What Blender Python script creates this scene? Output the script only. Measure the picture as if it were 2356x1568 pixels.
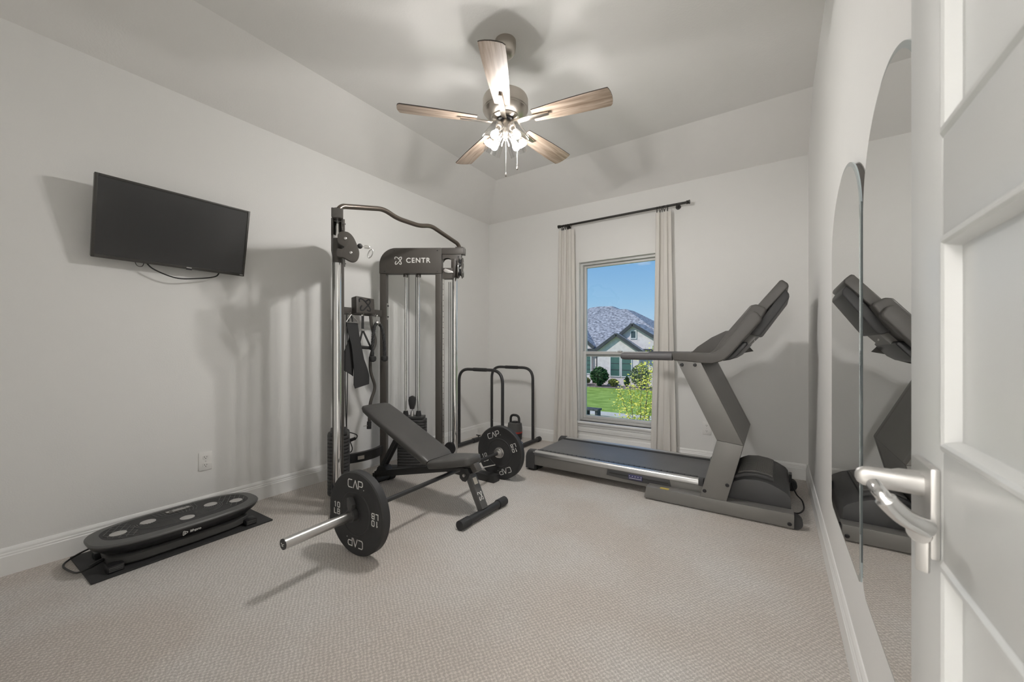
import bpy, bmesh, math, random
from mathutils import Vector as V, Matrix, Quaternion
random.seed(7)
for o in list(bpy.data.objects): bpy.data.objects.remove(o)
scene = bpy.context.scene
COL = scene.collection
PI = math.pi

# ------------------------------------------------------------------ camera, sky, sun, exposure
EYE = 1.127                      # camera height
YAW = math.radians(34.06)        # turned left of the long walls
FPX = 898.0                      # focal length in pixels of a 2356 px wide frame
cam_d = bpy.data.cameras.new('camera'); cam = bpy.data.objects.new('camera', cam_d); COL.objects.link(cam)
cam.location = (0, 0, EYE); cam.rotation_euler = (PI/2, 0, YAW)
cam_d.sensor_width = 36; cam_d.lens = 36*FPX/2356; cam_d.shift_y = 13/2356
cam_d.clip_start = 0.02; cam_d.clip_end = 400
cam_d.dof.use_dof = True; cam_d.dof.focus_distance = 2.9; cam_d.dof.aperture_fstop = 7.0
scene.camera = cam
scene.view_settings.view_transform = 'Standard'; scene.view_settings.look = 'None'
scene.view_settings.gamma = 1; scene.view_settings.use_curve_mapping = False
scene.view_settings.exposure = 0.0
scene.cycles.max_bounces = 16; scene.cycles.diffuse_bounces = 10; scene.cycles.transparent_max_bounces = 16

world = bpy.data.worlds.new('sky'); scene.world = world; world.use_nodes = True
wn = world.node_tree.nodes; wl = world.node_tree.links; wn.clear()
wo = wn.new('ShaderNodeOutputWorld'); wb = wn.new('ShaderNodeBackground'); wb.inputs[1].default_value = 1.0
wtc = wn.new('ShaderNodeTexCoord'); wsep = wn.new('ShaderNodeSeparateXYZ')
wl.new(wtc.outputs['Generated'], wsep.inputs[0])
wr = wn.new('ShaderNodeValToRGB'); wl.new(wsep.outputs[2], wr.inputs[0])
wr.color_ramp.elements[0].position = 0.0; wr.color_ramp.elements[0].color = (0.52, 0.70, 0.84, 1)
wr.color_ramp.elements[1].position = 0.30; wr.color_ramp.elements[1].color = (0.105, 0.32, 0.68, 1)
e = wr.color_ramp.elements.new(0.12); e.color = (0.30, 0.545, 0.80, 1)
wno = wn.new('ShaderNodeTexNoise'); wno.inputs['Scale'].default_value = 7.0; wno.inputs['Detail'].default_value = 6
wma = wn.new('ShaderNodeMapping'); wma.inputs['Scale'].default_value = (1, 1, 2.2); wma.inputs['Location'].default_value = (0.3, 0.1, 0.62)
wl.new(wtc.outputs['Generated'], wma.inputs[0]); wl.new(wma.outputs[0], wno.inputs[0])
wcr = wn.new('ShaderNodeValToRGB'); wcr.color_ramp.elements[0].position = 0.60; wcr.color_ramp.elements[1].position = 0.75
wl.new(wno.outputs['Fac'], wcr.inputs[0])
wmx = wn.new('ShaderNodeMix'); wmx.data_type = 'RGBA'; wl.new(wcr.outputs[0], wmx.inputs[0])
wl.new(wr.outputs[0], wmx.inputs[6]); wmx.inputs[7].default_value = (0.85, 0.87, 0.9, 1)
wl.new(wmx.outputs[2], wb.inputs[0]); wl.new(wb.outputs[0], wo.inputs[0])

sun_d = bpy.data.lights.new('sun', 'SUN'); sun = bpy.data.objects.new('sun', sun_d); COL.objects.link(sun)
sun_d.energy = 3.3; sun_d.angle = 0.01; sun_d.color = (1, 0.96, 0.9)
sun.rotation_euler = V((0.55, 0.62, -0.80)).to_track_quat('-Z', 'Y').to_euler()

BULB = 1170.0        # radiance of the fan's bulbs
HALL_FILL = 56.0         # radiance of the unseen fill globe added in the hallway

# ------------------------------------------------------------------ materials
def nodes(m):
    m.use_nodes = True
    return m.node_tree.nodes, m.node_tree.links, m.node_tree.nodes['Principled BSDF']
def mat(name, col, rough=0.5, metal=0.0, bump=None, coat=0.0, var=0.06, spec=None, aniso=0.0):
    """principled material with a little procedural tone variation and optional fine relief bump=(scale,strength)"""
    m = bpy.data.materials.new(name); n, l, b = nodes(m)
    tc = n.new('ShaderNodeTexCoord'); no = n.new('ShaderNodeTexNoise'); no.inputs['Scale'].default_value = 9; no.inputs['Detail'].default_value = 4
    l.new(tc.outputs['Object'], no.inputs[0])
    mx = n.new('ShaderNodeMix'); mx.data_type = 'RGBA'; l.new(no.outputs['Fac'], mx.inputs[0])
    mx.inputs[6].default_value = (*[c*(1-var) for c in col], 1); mx.inputs[7].default_value = (*[min(1, c*(1+var)) for c in col], 1)
    l.new(mx.outputs[2], b.inputs['Base Color'])
    b.inputs['Roughness'].default_value = rough; b.inputs['Metallic'].default_value = metal
    b.inputs['Coat Weight'].default_value = coat
    if spec is not None: b.inputs['Specular IOR Level'].default_value = spec
    b.inputs['Anisotropic'].default_value = aniso
    if bump:
        n2 = n.new('ShaderNodeTexNoise'); n2.inputs['Scale'].default_value = bump[0]; n2.inputs['Detail'].default_value = 3
        l.new(tc.outputs['Object'], n2.inputs[0])
        bp = n.new('ShaderNodeBump'); bp.inputs['Strength'].default_value = bump[1]; bp.inputs['Distance'].default_value = 0.002
        l.new(n2.outputs['Fac'], bp.inputs['Height']); l.new(bp.outputs[0], b.inputs['Normal'])
    return m
def emis(name, col, s):
    m = bpy.data.materials.new(name); n, l, b = nodes(m)
    b.inputs['Base Color'].default_value = (*col, 1); b.inputs['Emission Color'].default_value = (*col, 1); b.inputs['Emission Strength'].default_value = s
    return m
def glass(name, tint, refl=0.08, rough=0.0):
    m = bpy.data.materials.new(name); n, l, b = nodes(m); n.remove(b)
    out = n['Material Output']; t = n.new('ShaderNodeBsdfTransparent'); t.inputs[0].default_value = (*tint, 1)
    g = n.new('ShaderNodeBsdfGlossy'); g.inputs['Roughness'].default_value = rough
    lw = n.new('ShaderNodeLayerWeight'); lw.inputs[0].default_value = 0.5
    pw = n.new('ShaderNodeMath'); pw.operation = 'POWER'; pw.inputs[1].default_value = 4; l.new(lw.outputs['Facing'], pw.inputs[0])
    fr = n.new('ShaderNodeMath'); fr.operation = 'MULTIPLY_ADD'; fr.inputs[1].default_value = 0.6; fr.inputs[2].default_value = refl; l.new(pw.outputs[0], fr.inputs[0])
    mx = n.new('ShaderNodeMixShader'); l.new(fr.outputs[0], mx.inputs[0]); l.new(t.outputs[0], mx.inputs[1]); l.new(g.outputs[0], mx.inputs[2])
    l.new(mx.outputs[0], out.inputs[0])
    return m
WALLC = (0.788, 0.784, 0.771)
M_WALL = mat('painted_drywall', WALLC, 0.75, bump=(140, 0.25), var=0.01)
M_CEIL = mat('ceiling_paint', (0.785, 0.775, 0.758), 0.85, bump=(90, 0.45), var=0.015)
M_TRIM = mat('trim_paint', (0.85, 0.85, 0.84), 0.35, var=0.01)
M_DOOR = mat('door_paint', (0.61, 0.62, 0.615), 0.33, var=0.01)
M_BLACK = mat('black_powder_coat', (0.034, 0.034, 0.035), 0.40, bump=(600, 0.08))
M_BRONZE = mat('dark_bronze_powder_coat', (0.072, 0.065, 0.058), 0.42, bump=(600, 0.08))
M_TUBE = mat('bronze_tube', (0.16, 0.135, 0.115), 0.30, 0.8)
M_CHROME = mat('chrome', (0.80, 0.80, 0.80), 0.09, 1.0, var=0.02)
M_STEEL = mat('satin_steel', (0.62, 0.61, 0.60), 0.28, 1.0)
M_RUBBER = mat('black_rubber', (0.032, 0.032, 0.033), 0.62, bump=(900, 0.12))
M_IRON = mat('grey_cast_weight', (0.055, 0.055, 0.056), 0.5, bump=(700, 0.1))
M_VINYL = mat('charcoal_vinyl', (0.080, 0.078, 0.075), 0.40, bump=(350, 0.10))
M_WHITE = mat('white_print', (0.72, 0.72, 0.70), 0.5, var=0.02)
M_STICK = mat('paper_sticker', (0.62, 0.58, 0.52), 0.6, var=0.2)
M_YEL = mat('yellow_sticker', (0.55, 0.42, 0.10), 0.5)
M_TMGREY = mat('treadmill_grey_paint', (0.20, 0.194, 0.185), 0.42, 0.25, bump=(900, 0.1))
M_TMDARK = mat('treadmill_dark_plastic', (0.060, 0.060, 0.062), 0.45, bump=(700, 0.15))
M_TMBODY = mat('treadmill_console_plastic', (0.085, 0.080, 0.074), 0.40, bump=(700, 0.08))
M_TMRAIL = mat('brushed_silver_rail', (0.66, 0.66, 0.66), 0.30, 0.9)
M_GRIP = mat('slate_foam_grip', (0.105, 0.103, 0.108), 0.55)
M_PLASTIC = mat('black_plastic', (0.018, 0.018, 0.020), 0.35)
M_GREYP = mat('charcoal_plastic', (0.095, 0.095, 0.094), 0.42)
M_DISC = mat('grey_sensor_pad', (0.42, 0.41, 0.40), 0.5)
M_NICKEL = mat('brushed_nickel', (0.52, 0.48, 0.43), 0.30, 1.0, aniso=0.4)
M_NICKEL2 = mat('satin_nickel', (0.56, 0.55, 0.535), 0.42, 0.75)
M_RED = mat('red_band', (0.45, 0.04, 0.03), 0.4)
M_FABBLK = mat('black_nylon', (0.034, 0.034, 0.035), 0.7, bump=(500, 0.3))
M_CORD = mat('black_cord', (0.015, 0.015, 0.015), 0.45)
M_ROD = mat('dark_curtain_rod', (0.035, 0.033, 0.03), 0.4, 0.3)
M_OUTLET = mat('white_outlet_plastic', (0.80, 0.79, 0.77), 0.3, var=0.01)
M_SLOT = mat('outlet_slot', (0.03, 0.03, 0.03), 0.6)
M_WINF = mat('window_vinyl', (0.62, 0.62, 0.61), 0.4, var=0.01)
M_MIRROR = mat('mirror_silver', (0.83, 0.84, 0.83), 0.004, 1.0, var=0.0)
M_MEDGE = mat('mirror_glass_edge', (0.50, 0.58, 0.60), 0.06, 0.75)
M_MBACK = mat('mirror_backing', (0.16, 0.15, 0.14), 0.7)
M_GLASS = glass('window_glass', (0.98, 0.985, 0.985), 0.02)
M_SHADE = glass('clear_shade_glass', (0.95, 0.95, 0.95), 0.11, 0.03)
M_BULB = emis('lit_bulb', (1.0, 0.972, 0.938), BULB)
M_BULBR = emis('bulb_rear_glow', (1.0, 0.95, 0.88), BULB*0.045)
M_SOCK = mat('bulb_socket', (0.85, 0.83, 0.78), 0.4)
M_HALLFILL = emis('hall_fill_glow', (1.0, 0.97, 0.94), HALL_FILL)
M_LCD = emis('speed_key_panel', (0.05, 0.05, 0.12), 0.10)
M_TVSCREEN = mat('tv_screen', (0.040, 0.040, 0.041), 0.20, spec=0.9, var=0.02)
M_TVBEZEL = mat('tv_bezel', (0.050, 0.047, 0.043), 0.35)

def carpet():
    m = bpy.data.materials.new('loop_carpet'); n, l, b = nodes(m)
    g = n.new('ShaderNodeNewGeometry')
    mp = n.new('ShaderNodeMapping'); mp.inputs['Rotation'].default_value = (0, 0, math.radians(-12)); l.new(g.outputs['Position'], mp.inputs[0])
    nd = n.new('ShaderNodeTexNoise'); nd.inputs['Scale'].default_value = 26; nd.inputs['Detail'].default_value = 3; l.new(mp.outputs[0], nd.inputs[0])
    vs = n.new('ShaderNodeVectorMath'); vs.operation = 'SCALE'; vs.inputs['Scale'].default_value = 0.026; l.new(nd.outputs['Color'], vs.inputs[0])
    va = n.new('ShaderNodeVectorMath'); va.operation = 'ADD'; l.new(mp.outputs[0], va.inputs[0]); l.new(vs.outputs[0], va.inputs[1])
    sp = n.new('ShaderNodeSeparateXYZ'); l.new(va.outputs[0], sp.inputs[0])
    def sin(sock, per):
        k = n.new('ShaderNodeMath'); k.operation = 'MULTIPLY'; k.inputs[1].default_value = 2*PI/per; l.new(sock, k.inputs[0])
        s = n.new('ShaderNodeMath'); s.operation = 'SINE'; l.new(k.outputs[0], s.inputs[0]); return s.outputs[0]
    pr = n.new('ShaderNodeMath'); pr.operation = 'MULTIPLY'; l.new(sin(sp.outputs[0], 0.021), pr.inputs[0]); l.new(sin(sp.outputs[1], 0.021), pr.inputs[1])
    vo = n.new('ShaderNodeTexVoronoi'); vo.inputs['Scale'].default_value = 190; l.new(mp.outputs[0], vo.inputs[0])
    nf = n.new('ShaderNodeTexNoise'); nf.inputs['Scale'].default_value = 420; nf.inputs['Detail'].default_value = 2; l.new(mp.outputs[0], nf.inputs[0])
    h1 = n.new('ShaderNodeMath'); h1.operation = 'MULTIPLY_ADD'; l.new(pr.outputs[0], h1.inputs[0]); h1.inputs[1].default_value = 0.30
    h2 = n.new('ShaderNodeMath'); h2.operation = 'MULTIPLY_ADD'; l.new(vo.outputs['Distance'], h2.inputs[0]); h2.inputs[1].default_value = -0.55; l.new(nf.outputs['Fac'], h2.inputs[2])
    l.new(h2.outputs[0], h1.inputs[2])
    bp = n.new('ShaderNodeBump'); bp.inputs['Strength'].default_value = 0.75; bp.inputs['Distance'].default_value = 0.006
    l.new(h1.outputs[0], bp.inputs['Height']); l.new(bp.outputs[0], b.inputs['Normal'])
    # yarn tone darkened in the hollows as painted shade, and broad vacuumed nap patches
    nb = n.new('ShaderNodeTexNoise'); nb.inputs['Scale'].default_value = 1.3; nb.inputs['Detail'].default_value = 2; l.new(mp.outputs[0], nb.inputs[0])
    rp = n.new('ShaderNodeValToRGB'); rp.color_ramp.elements[0].position = 0.42; rp.color_ramp.elements[1].position = 0.60
    rp.color_ramp.elements[0].color = (0.74, 0.685, 0.635, 1); rp.color_ramp.elements[1].color = (0.80, 0.772, 0.742, 1)
    l.new(nb.outputs['Fac'], rp.inputs[0])
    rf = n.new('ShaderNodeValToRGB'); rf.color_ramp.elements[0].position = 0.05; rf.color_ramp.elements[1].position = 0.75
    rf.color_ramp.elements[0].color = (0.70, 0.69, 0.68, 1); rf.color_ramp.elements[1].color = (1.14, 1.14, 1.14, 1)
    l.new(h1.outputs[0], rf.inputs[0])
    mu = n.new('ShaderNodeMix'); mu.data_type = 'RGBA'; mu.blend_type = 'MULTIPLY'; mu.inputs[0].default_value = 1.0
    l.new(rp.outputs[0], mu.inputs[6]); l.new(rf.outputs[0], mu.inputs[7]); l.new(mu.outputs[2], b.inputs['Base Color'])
    b.inputs['Roughness'].default_value = 0.95; b.inputs['Specular IOR Level'].default_value = 0.1
    b.inputs['Sheen Weight'].default_value = 0.15
    return m
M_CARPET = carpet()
def wood():
    m = bpy.data.materials.new('washed_oak_blade'); n, l, b = nodes(m)
    tc = n.new('ShaderNodeTexCoord'); oi = n.new('ShaderNodeObjectInfo')
    mp = n.new('ShaderNodeMapping'); mp.inputs['Scale'].default_value = (2.0, 26, 26); l.new(tc.outputs['Object'], mp.inputs[0])
    cb = n.new('ShaderNodeCombineXYZ'); k = n.new('ShaderNodeMath'); k.operation = 'MULTIPLY'; k.inputs[1].default_value = 37; l.new(oi.outputs['Random'], k.inputs[0]); l.new(k.outputs[0], cb.inputs[0])
    l.new(cb.outputs[0], mp.inputs['Location'])
    no = n.new('ShaderNodeTexNoise'); no.inputs['Scale'].default_value = 2.2; no.inputs['Detail'].default_value = 8; no.inputs['Distortion'].default_value = 0.6
    l.new(mp.outputs[0], no.inputs[0])
    rp = n.new('ShaderNodeValToRGB'); rp.color_ramp.elements[0].position = 0.32; rp.color_ramp.elements[1].position = 0.68
    rp.color_ramp.elements[0].color = (0.20, 0.145, 0.105, 1); rp.color_ramp.elements[1].color = (0.42, 0.335, 0.27, 1)
    l.new(no.outputs['Fac'], rp.inputs[0]); l.new(rp.outputs[0], b.inputs['Base Color']); b.inputs['Roughness'].default_value = 0.38
    return m
M_WOOD = wood()
M_BLADEEDGE = mat('blade_edge', (0.05, 0.042, 0.036), 0.5)
def curtain_mat():
    m = bpy.data.materials.new('off_white_curtain'); n, l, b = nodes(m); out = n['Material Output']
    tc = n.new('ShaderNodeTexCoord'); w = n.new('ShaderNodeTexNoise'); w.inputs['Scale'].default_value = 300
    l.new(tc.outputs['Object'], w.inputs[0]); bp = n.new('ShaderNodeBump'); bp.inputs['Strength'].default_value = 0.15; bp.inputs['Distance'].default_value = 0.001
    l.new(w.outputs['Fac'], bp.inputs['Height']); l.new(bp.outputs[0], b.inputs['Normal'])
    b.inputs['Base Color'].default_value = (0.82, 0.795, 0.76, 1); b.inputs['Roughness'].default_value = 0.85
    t = n.new('ShaderNodeBsdfTranslucent'); t.inputs[0].default_value = (0.84, 0.81, 0.77, 1)
    mx = n.new('ShaderNodeMixShader'); mx.inputs[0].default_value = 0.22; l.new(b.outputs[0], mx.inputs[1]); l.new(t.outputs[0], mx.inputs[2]); l.new(mx.outputs[0], out.inputs[0])
    return m
M_CURT = curtain_mat()
def belt_mat():
    m = mat('walking_belt', (0.145, 0.145, 0.148), 0.48)
    n, l, b = nodes(m); tc = n.new('ShaderNodeTexCoord'); c = n.new('ShaderNodeTexVoronoi'); c.inputs['Scale'].default_value = 110
    l.new(tc.outputs['Object'], c.inputs[0]); bp = n.new('ShaderNodeBump'); bp.inputs['Strength'].default_value = 0.35; bp.inputs['Distance'].default_value = 0.002
    l.new(c.outputs['Distance'], bp.inputs['Height']); l.new(bp.outputs[0], b.inputs['Normal'])
    return m
M_BELT = belt_mat()
def ramp_noise(name, c0, c1, scale, rough=0.9, stretch=(1, 1, 1), p0=0.35, p1=0.65, bump=0.0):
    m = bpy.data.materials.new(name); n, l, b = nodes(m)
    g = n.new('ShaderNodeNewGeometry'); mp = n.new('ShaderNodeMapping'); mp.inputs['Scale'].default_value = stretch; l.new(g.outputs['Position'], mp.inputs[0])
    no = n.new('ShaderNodeTexNoise'); no.inputs['Scale'].default_value = scale; no.inputs['Detail'].default_value = 5; l.new(mp.outputs[0], no.inputs[0])
    r = n.new('ShaderNodeValToRGB'); r.color_ramp.elements[0].position = p0; r.color_ramp.elements[1].position = p1
    r.color_ramp.elements[0].color = (*c0, 1); r.color_ramp.elements[1].color = (*c1, 1)
    l.new(no.outputs['Fac'], r.inputs[0]); l.new(r.outputs[0], b.inputs['Base Color']); b.inputs['Roughness'].default_value = rough
    b.inputs['Specular IOR Level'].default_value = 0.2
    if bump:
        bp = n.new('ShaderNodeBump'); bp.inputs['Strength'].default_value = bump; l.new(no.outputs['Fac'], bp.inputs['Height']); l.new(bp.outputs[0], b.inputs['Normal'])
    return m
M_GRASS = ramp_noise('lawn_grass', (0.19, 0.29, 0.05), (0.32, 0.44, 0.10), 1.4)
M_WALK = ramp_noise('concrete_walk', (0.50, 0.46, 0.40), (0.62, 0.58, 0.52), 3)
M_MULCH = ramp_noise('mulch_bed', (0.14, 0.11, 0.10), (0.30, 0.26, 0.25), 6)
M_SHINGLE = ramp_noise('grey_shingles', (0.13, 0.135, 0.16), (0.46, 0.46, 0.50), 4.5, stretch=(1, 1, 2.0))
M_BRICKW = ramp_noise('pale_painted_brick', (0.68, 0.61, 0.60), (0.78, 0.71, 0.70), 5)
M_FASCIA = mat('charcoal_fascia', (0.045, 0.05, 0.058), 0.6)
M_GLASSG = mat('dark_green_window_glass', (0.07, 0.15, 0.13), 0.18)
M_GLASSD = mat('dark_slate_window', (0.05, 0.08, 0.09), 0.25)
M_LEAFD = ramp_noise('dark_green_leaves', (0.02, 0.055, 0.02), (0.07, 0.15, 0.05), 6)
M_LEAFO = ramp_noise('olive_leaves', (0.09, 0.10, 0.02), (0.22, 0.24, 0.06), 6)
M_LEAFG = ramp_noise('grey_green_leaves', (0.12, 0.16, 0.08), (0.30, 0.34, 0.20), 6)
M_LEAFY = ramp_noise('yellow_green_leaves', (0.50, 0.52, 0.06), (0.92, 0.84, 0.20), 9)
M_BARK = mat('bark', (0.20, 0.16, 0.11), 0.8)
M_STONE = ramp_noise('dark_grey_stone', (0.05, 0.055, 0.065), (0.11, 0.115, 0.125), 12)

# ------------------------------------------------------------------ mesh helpers
ROOT = {}
def thing(name, label, cat, loc=(0, 0, 0), group=None):
    o = bpy.data.objects.new(name, None); COL.objects.link(o); o.location = loc; o.empty_display_size = 0.1
    o['label'] = label; o['category'] = cat
    if group: o['group'] = group
    ROOT[o.name] = V(loc)
    return o
def tag(o, label, cat, group=None):
    o['label'] = label; o['category'] = cat
    if group: o['group'] = group
    return o
def struct(o):
    o['kind'] = 'structure'; return o
def stuff(o):
    o['kind'] = 'stuff'; return o
def rootloc(p):
    while p is not None and p.name not in ROOT:
        p = p.parent
    return ROOT[p.name] if p else V((0, 0, 0))
def frame(o, x, y, z):
    """matrix from origin and three axes"""
    m = Matrix.Identity(4)
    for i, a in enumerate((x, y, z)):
        for r in range(3): m[r][i] = a[r]
    for r in range(3): m[r][3] = o[r]
    return m
def fillet(pts, r, n=6):
    pts = [V(p) for p in pts]; out = [pts[0]]
    for i in range(1, len(pts)-1):
        a, b, c = pts[i-1], pts[i], pts[i+1]
        d1 = (a-b); d2 = (c-b); rr = min(r, d1.length*0.49, d2.length*0.49)
        p, q = b+d1.normalized()*rr, b+d2.normalized()*rr
        for k in range(n+1):
            t = k/n; out.append((1-t)**2*p+2*t*(1-t)*b+t*t*q)
    out.append(pts[-1]); return out
def spline(pts, n=8):
    pts = [V(p) for p in pts]; P = [2*pts[0]-pts[1]]+pts+[2*pts[-1]-pts[-2]]; out = []
    for i in range(1, len(P)-2):
        for k in range(n):
            t = k/n
            out.append(0.5*((2*P[i])+(-P[i-1]+P[i+1])*t+(2*P[i-1]-5*P[i]+4*P[i+1]-P[i+2])*t*t+(-P[i-1]+3*P[i]-3*P[i+1]+P[i+2])*t**3))
    out.append(pts[-1]); return out
class MB:
    def __init__(s, M=None): s.bm = bmesh.new(); s.M = M or Matrix.Identity(4)
    def v(s, p): return s.bm.verts.new(s.M @ V(p))
    def face(s, vs):
        try: return s.bm.faces.new(vs)
        except ValueError: return None
    def box(s, c, d, R=None):
        c = V(c); vs = []
        for x in (-.5, .5):
            for y in (-.5, .5):
                for z in (-.5, .5):
                    q = V((x*d[0], y*d[1], z*d[2]))
                    if R: q = R @ q
                    vs.append(s.v(c+q))
        for f in ((0, 1, 3, 2), (4, 6, 7, 5), (0, 4, 5, 1), (2, 3, 7, 6), (0, 2, 6, 4), (1, 5, 7, 3)): s.face([vs[i] for i in f])
        return s
    def bb(s, a, b):
        return s.box([(a[i]+b[i])/2 for i in range(3)], [abs(b[i]-a[i]) for i in range(3)])
    def bar(s, p0, p1, w, h, up=(0, 0, 1)):
        """rectangular bar from p0 to p1; w sideways, h along up"""
        p0, p1 = V(p0), V(p1); d = (p1-p0); L = d.length; d.normalize(); sd = d.cross(V(up)).normalized(); u = sd.cross(d)
        R = Matrix((d, sd, u)).transposed()
        return s.box((p0+p1)/2, (L, w, h), R)
    def rings(s, rs, cap=True, closed=True):
        vr = [[s.v(p) for p in r] for r in rs]; n = len(vr[0])
        for a, b in zip(vr, vr[1:]):
            for i in range(n if closed else n-1): s.face([a[i], a[(i+1) % n], b[(i+1) % n], b[i]])
        if cap: s.face(vr[0][::-1]); s.face(vr[-1])
        return s
    def tube(s, pts, r, n=10, loop=False):
        pts = [V(p) for p in pts]
        if loop: pts = pts+[pts[0], pts[1]]
        t0 = (pts[1]-pts[0]).normalized(); u = t0.orthogonal().normalized(); rs = []
        for i, p in enumerate(pts):
            a = pts[max(0, i-1)]; b = pts[min(len(pts)-1, i+1)]; t = (b-a).normalized()
            q = t0.rotation_difference(t); u = (q @ u); u = (u-t*u.dot(t)).normalized(); t0 = t; w = t.cross(u)
            rr = r[i] if isinstance(r, (list, tuple)) else r
            rs.append([p+(u*math.cos(2*PI*k/n)+w*math.sin(2*PI*k/n))*rr for k in range(n)])
        return s.rings(rs, cap=not loop)
    def cyl(s, p0, p1, r, r1=None, n=20):
        return s.tube([p0, p1], [r, r if r1 is None else r1], n)
    def lathe(s, prof, o=(0, 0, 0), ax=(0, 0, 1), n=28):
        """profile [(radius, height)] about axis ax through o"""
        ax = V(ax).normalized(); u = ax.orthogonal().normalized(); w = ax.cross(u); o = V(o)
        rs = [[o+ax*h+(u*math.cos(2*PI*k/n)+w*math.sin(2*PI*k/n))*max(r, 1e-4) for k in range(n)] for r, h in prof]
        return s.rings(rs)
    def sphere(s, c, r, n=12, sc=(1, 1, 1)):
        c = V(c); rs = []
        for j in range(n//2+1):
            a = -PI/2+PI*j/(n//2); rr = max(math.cos(a), 0.01)*r
            rs.append([c+V((rr*math.cos(2*PI*k/n)*sc[0], rr*math.sin(2*PI*k/n)*sc[1], r*math.sin(a)*sc[2])) for k in range(n)])
        return s.rings(rs)
    def prism(s, poly, h0, h1, M=None):
        """2D polygon extruded between h0 and h1 along local z of M"""
        M = M or Matrix.Identity(4)
        a = [s.v(M @ V((p[0], p[1], h0))) for p in poly]; b = [s.v(M @ V((p[0], p[1], h1))) for p in poly]; n = len(poly)
        for i in range(n): s.face([a[i], a[(i+1) % n], b[(i+1) % n], b[i]])
        s.face(a[::-1]); s.face(b); return s
    def strokes(s, lines, w, M, h=0.001):
        for L in lines:
            for i, (a, b) in enumerate(zip(L, L[1:])):
                a, b = V((*a, 0)), V((*b, 0)); d = (b-a); ln = d.length; d.normalize(); sd = V((-d.y, d.x, 0))
                R = Matrix((d, sd, V((0, 0, 1)))).transposed()
                c = (a+b)/2; hh = h*(1+0.04*(i % 5)); vs = []
                for x in (-.5, .5):
                    for y in (-.5, .5):
                        for z in (0, 1):
                            q = c+d*(x*(ln+w*0.7))+sd*(y*w)+V((0, 0, z*hh)); vs.append(s.v(M @ q))
                for f in ((0, 1, 3, 2), (4, 6, 7, 5), (0, 4, 5, 1), (2, 3, 7, 6), (0, 2, 6, 4), (1, 5, 7, 3)): s.face([vs[k] for k in f])
        return s
    def mesh(s, name, m, bevel=0, seg=2, ang=35, shift=None):
        bm = s.bm
        bmesh.ops.recalc_face_normals(bm, faces=bm.faces)
        if bevel:
            ed = [e for e in bm.edges if len(e.link_faces) == 2 and e.calc_face_angle(0) > math.radians(30)]
            bmesh.ops.bevel(bm, geom=ed, offset=bevel, segments=seg, profile=0.6, affect='EDGES', clamp_overlap=True)
        if shift is not None: bmesh.ops.translate(bm, verts=bm.verts, vec=-shift)
        me = bpy.data.meshes.new(name); bm.to_mesh(me); bm.free()
        me.materials.append(m)
        for p in me.polygons: p.use_smooth = True
        me.set_sharp_from_angle(angle=math.radians(ang))
        return me
    def build(s, name, m, parent=None, bevel=0, seg=2, ang=35, label=None):
        me = s.mesh(name, m, bevel, seg, ang, rootloc(parent) if parent else None)
        o = bpy.data.objects.new(name, me); COL.objects.link(o); o.parent = parent
        if label: o['label'] = label
        return o
def inst(name, me, parent, loc, R=None):
    """object sharing a mesh, placed at world loc under a root"""
    o = bpy.data.objects.new(name, me); COL.objects.link(o); o.parent = parent
    o.location = V(loc)-(rootloc(parent) if parent else V((0, 0, 0)))
    if R is not None: o.rotation_euler = R.to_euler()
    return o
def text_mesh(name, body, size, m, extrude=0.0005, bold=0.0, space=1.0):
    cu = bpy.data.curves.new(name, 'FONT'); cu.body = body; cu.size = size; cu.extrude = extrude; cu.offset = bold; cu.space_character = space
    cu.align_x = 'CENTER'; cu.align_y = 'CENTER'
    ob = bpy.data.objects.new(name, cu); COL.objects.link(ob)
    me = bpy.data.meshes.new_from_object(ob.evaluated_get(bpy.context.evaluated_depsgraph_get()))
    bpy.data.objects.remove(ob); bpy.data.curves.remove(cu); me.materials.clear(); me.materials.append(m); me.name = name
    return me
def put_text(name, me, parent, M):
    me = me.copy(); me.transform(M); me.transform(Matrix.Translation(-rootloc(parent)))
    o = bpy.data.objects.new(name, me); COL.objects.link(o); o.parent = parent; return o
T_CENTR = text_mesh('lettering', 'CENTR', 0.062, M_WHITE, bold=0.0012, space=1.18)
T_LIFE = text_mesh('lettering', 'lifepro', 0.0195, M_WHITE, bold=0.0005)
def superell(a, b, z, n=48, p=2.6, cx=0, cy=0):
    r = []
    for k in range(n):
        t = 2*PI*k/n; c, s_ = math.cos(t), math.sin(t)
        r.append((cx+a*math.copysign(abs(c)**(2/p), c), cy+b*math.copysign(abs(s_)**(2/p), s_), z))
    return r
# looped cross emblem, about one unit wide and high
EMBLEM = [[(-.46, .20), (-.47, .34), (-.38, .42), (-.22, .38), (-.02, .20), (.16, -.02), (.28, -.26), (.26, -.40), (.16, -.42), (.06, -.36)],
          [(.02, .28), (.18, .40), (.30, .38), (.30, .22), (.16, .02), (-.06, -.22), (-.26, -.40), (-.40, -.40), (-.42, -.24), (-.32, -.08)]]

EMBLEM = [[(p.x, p.y) for p in spline([(a, b, 0) for a, b in L], 5)] for L in EMBLEM]

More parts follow.
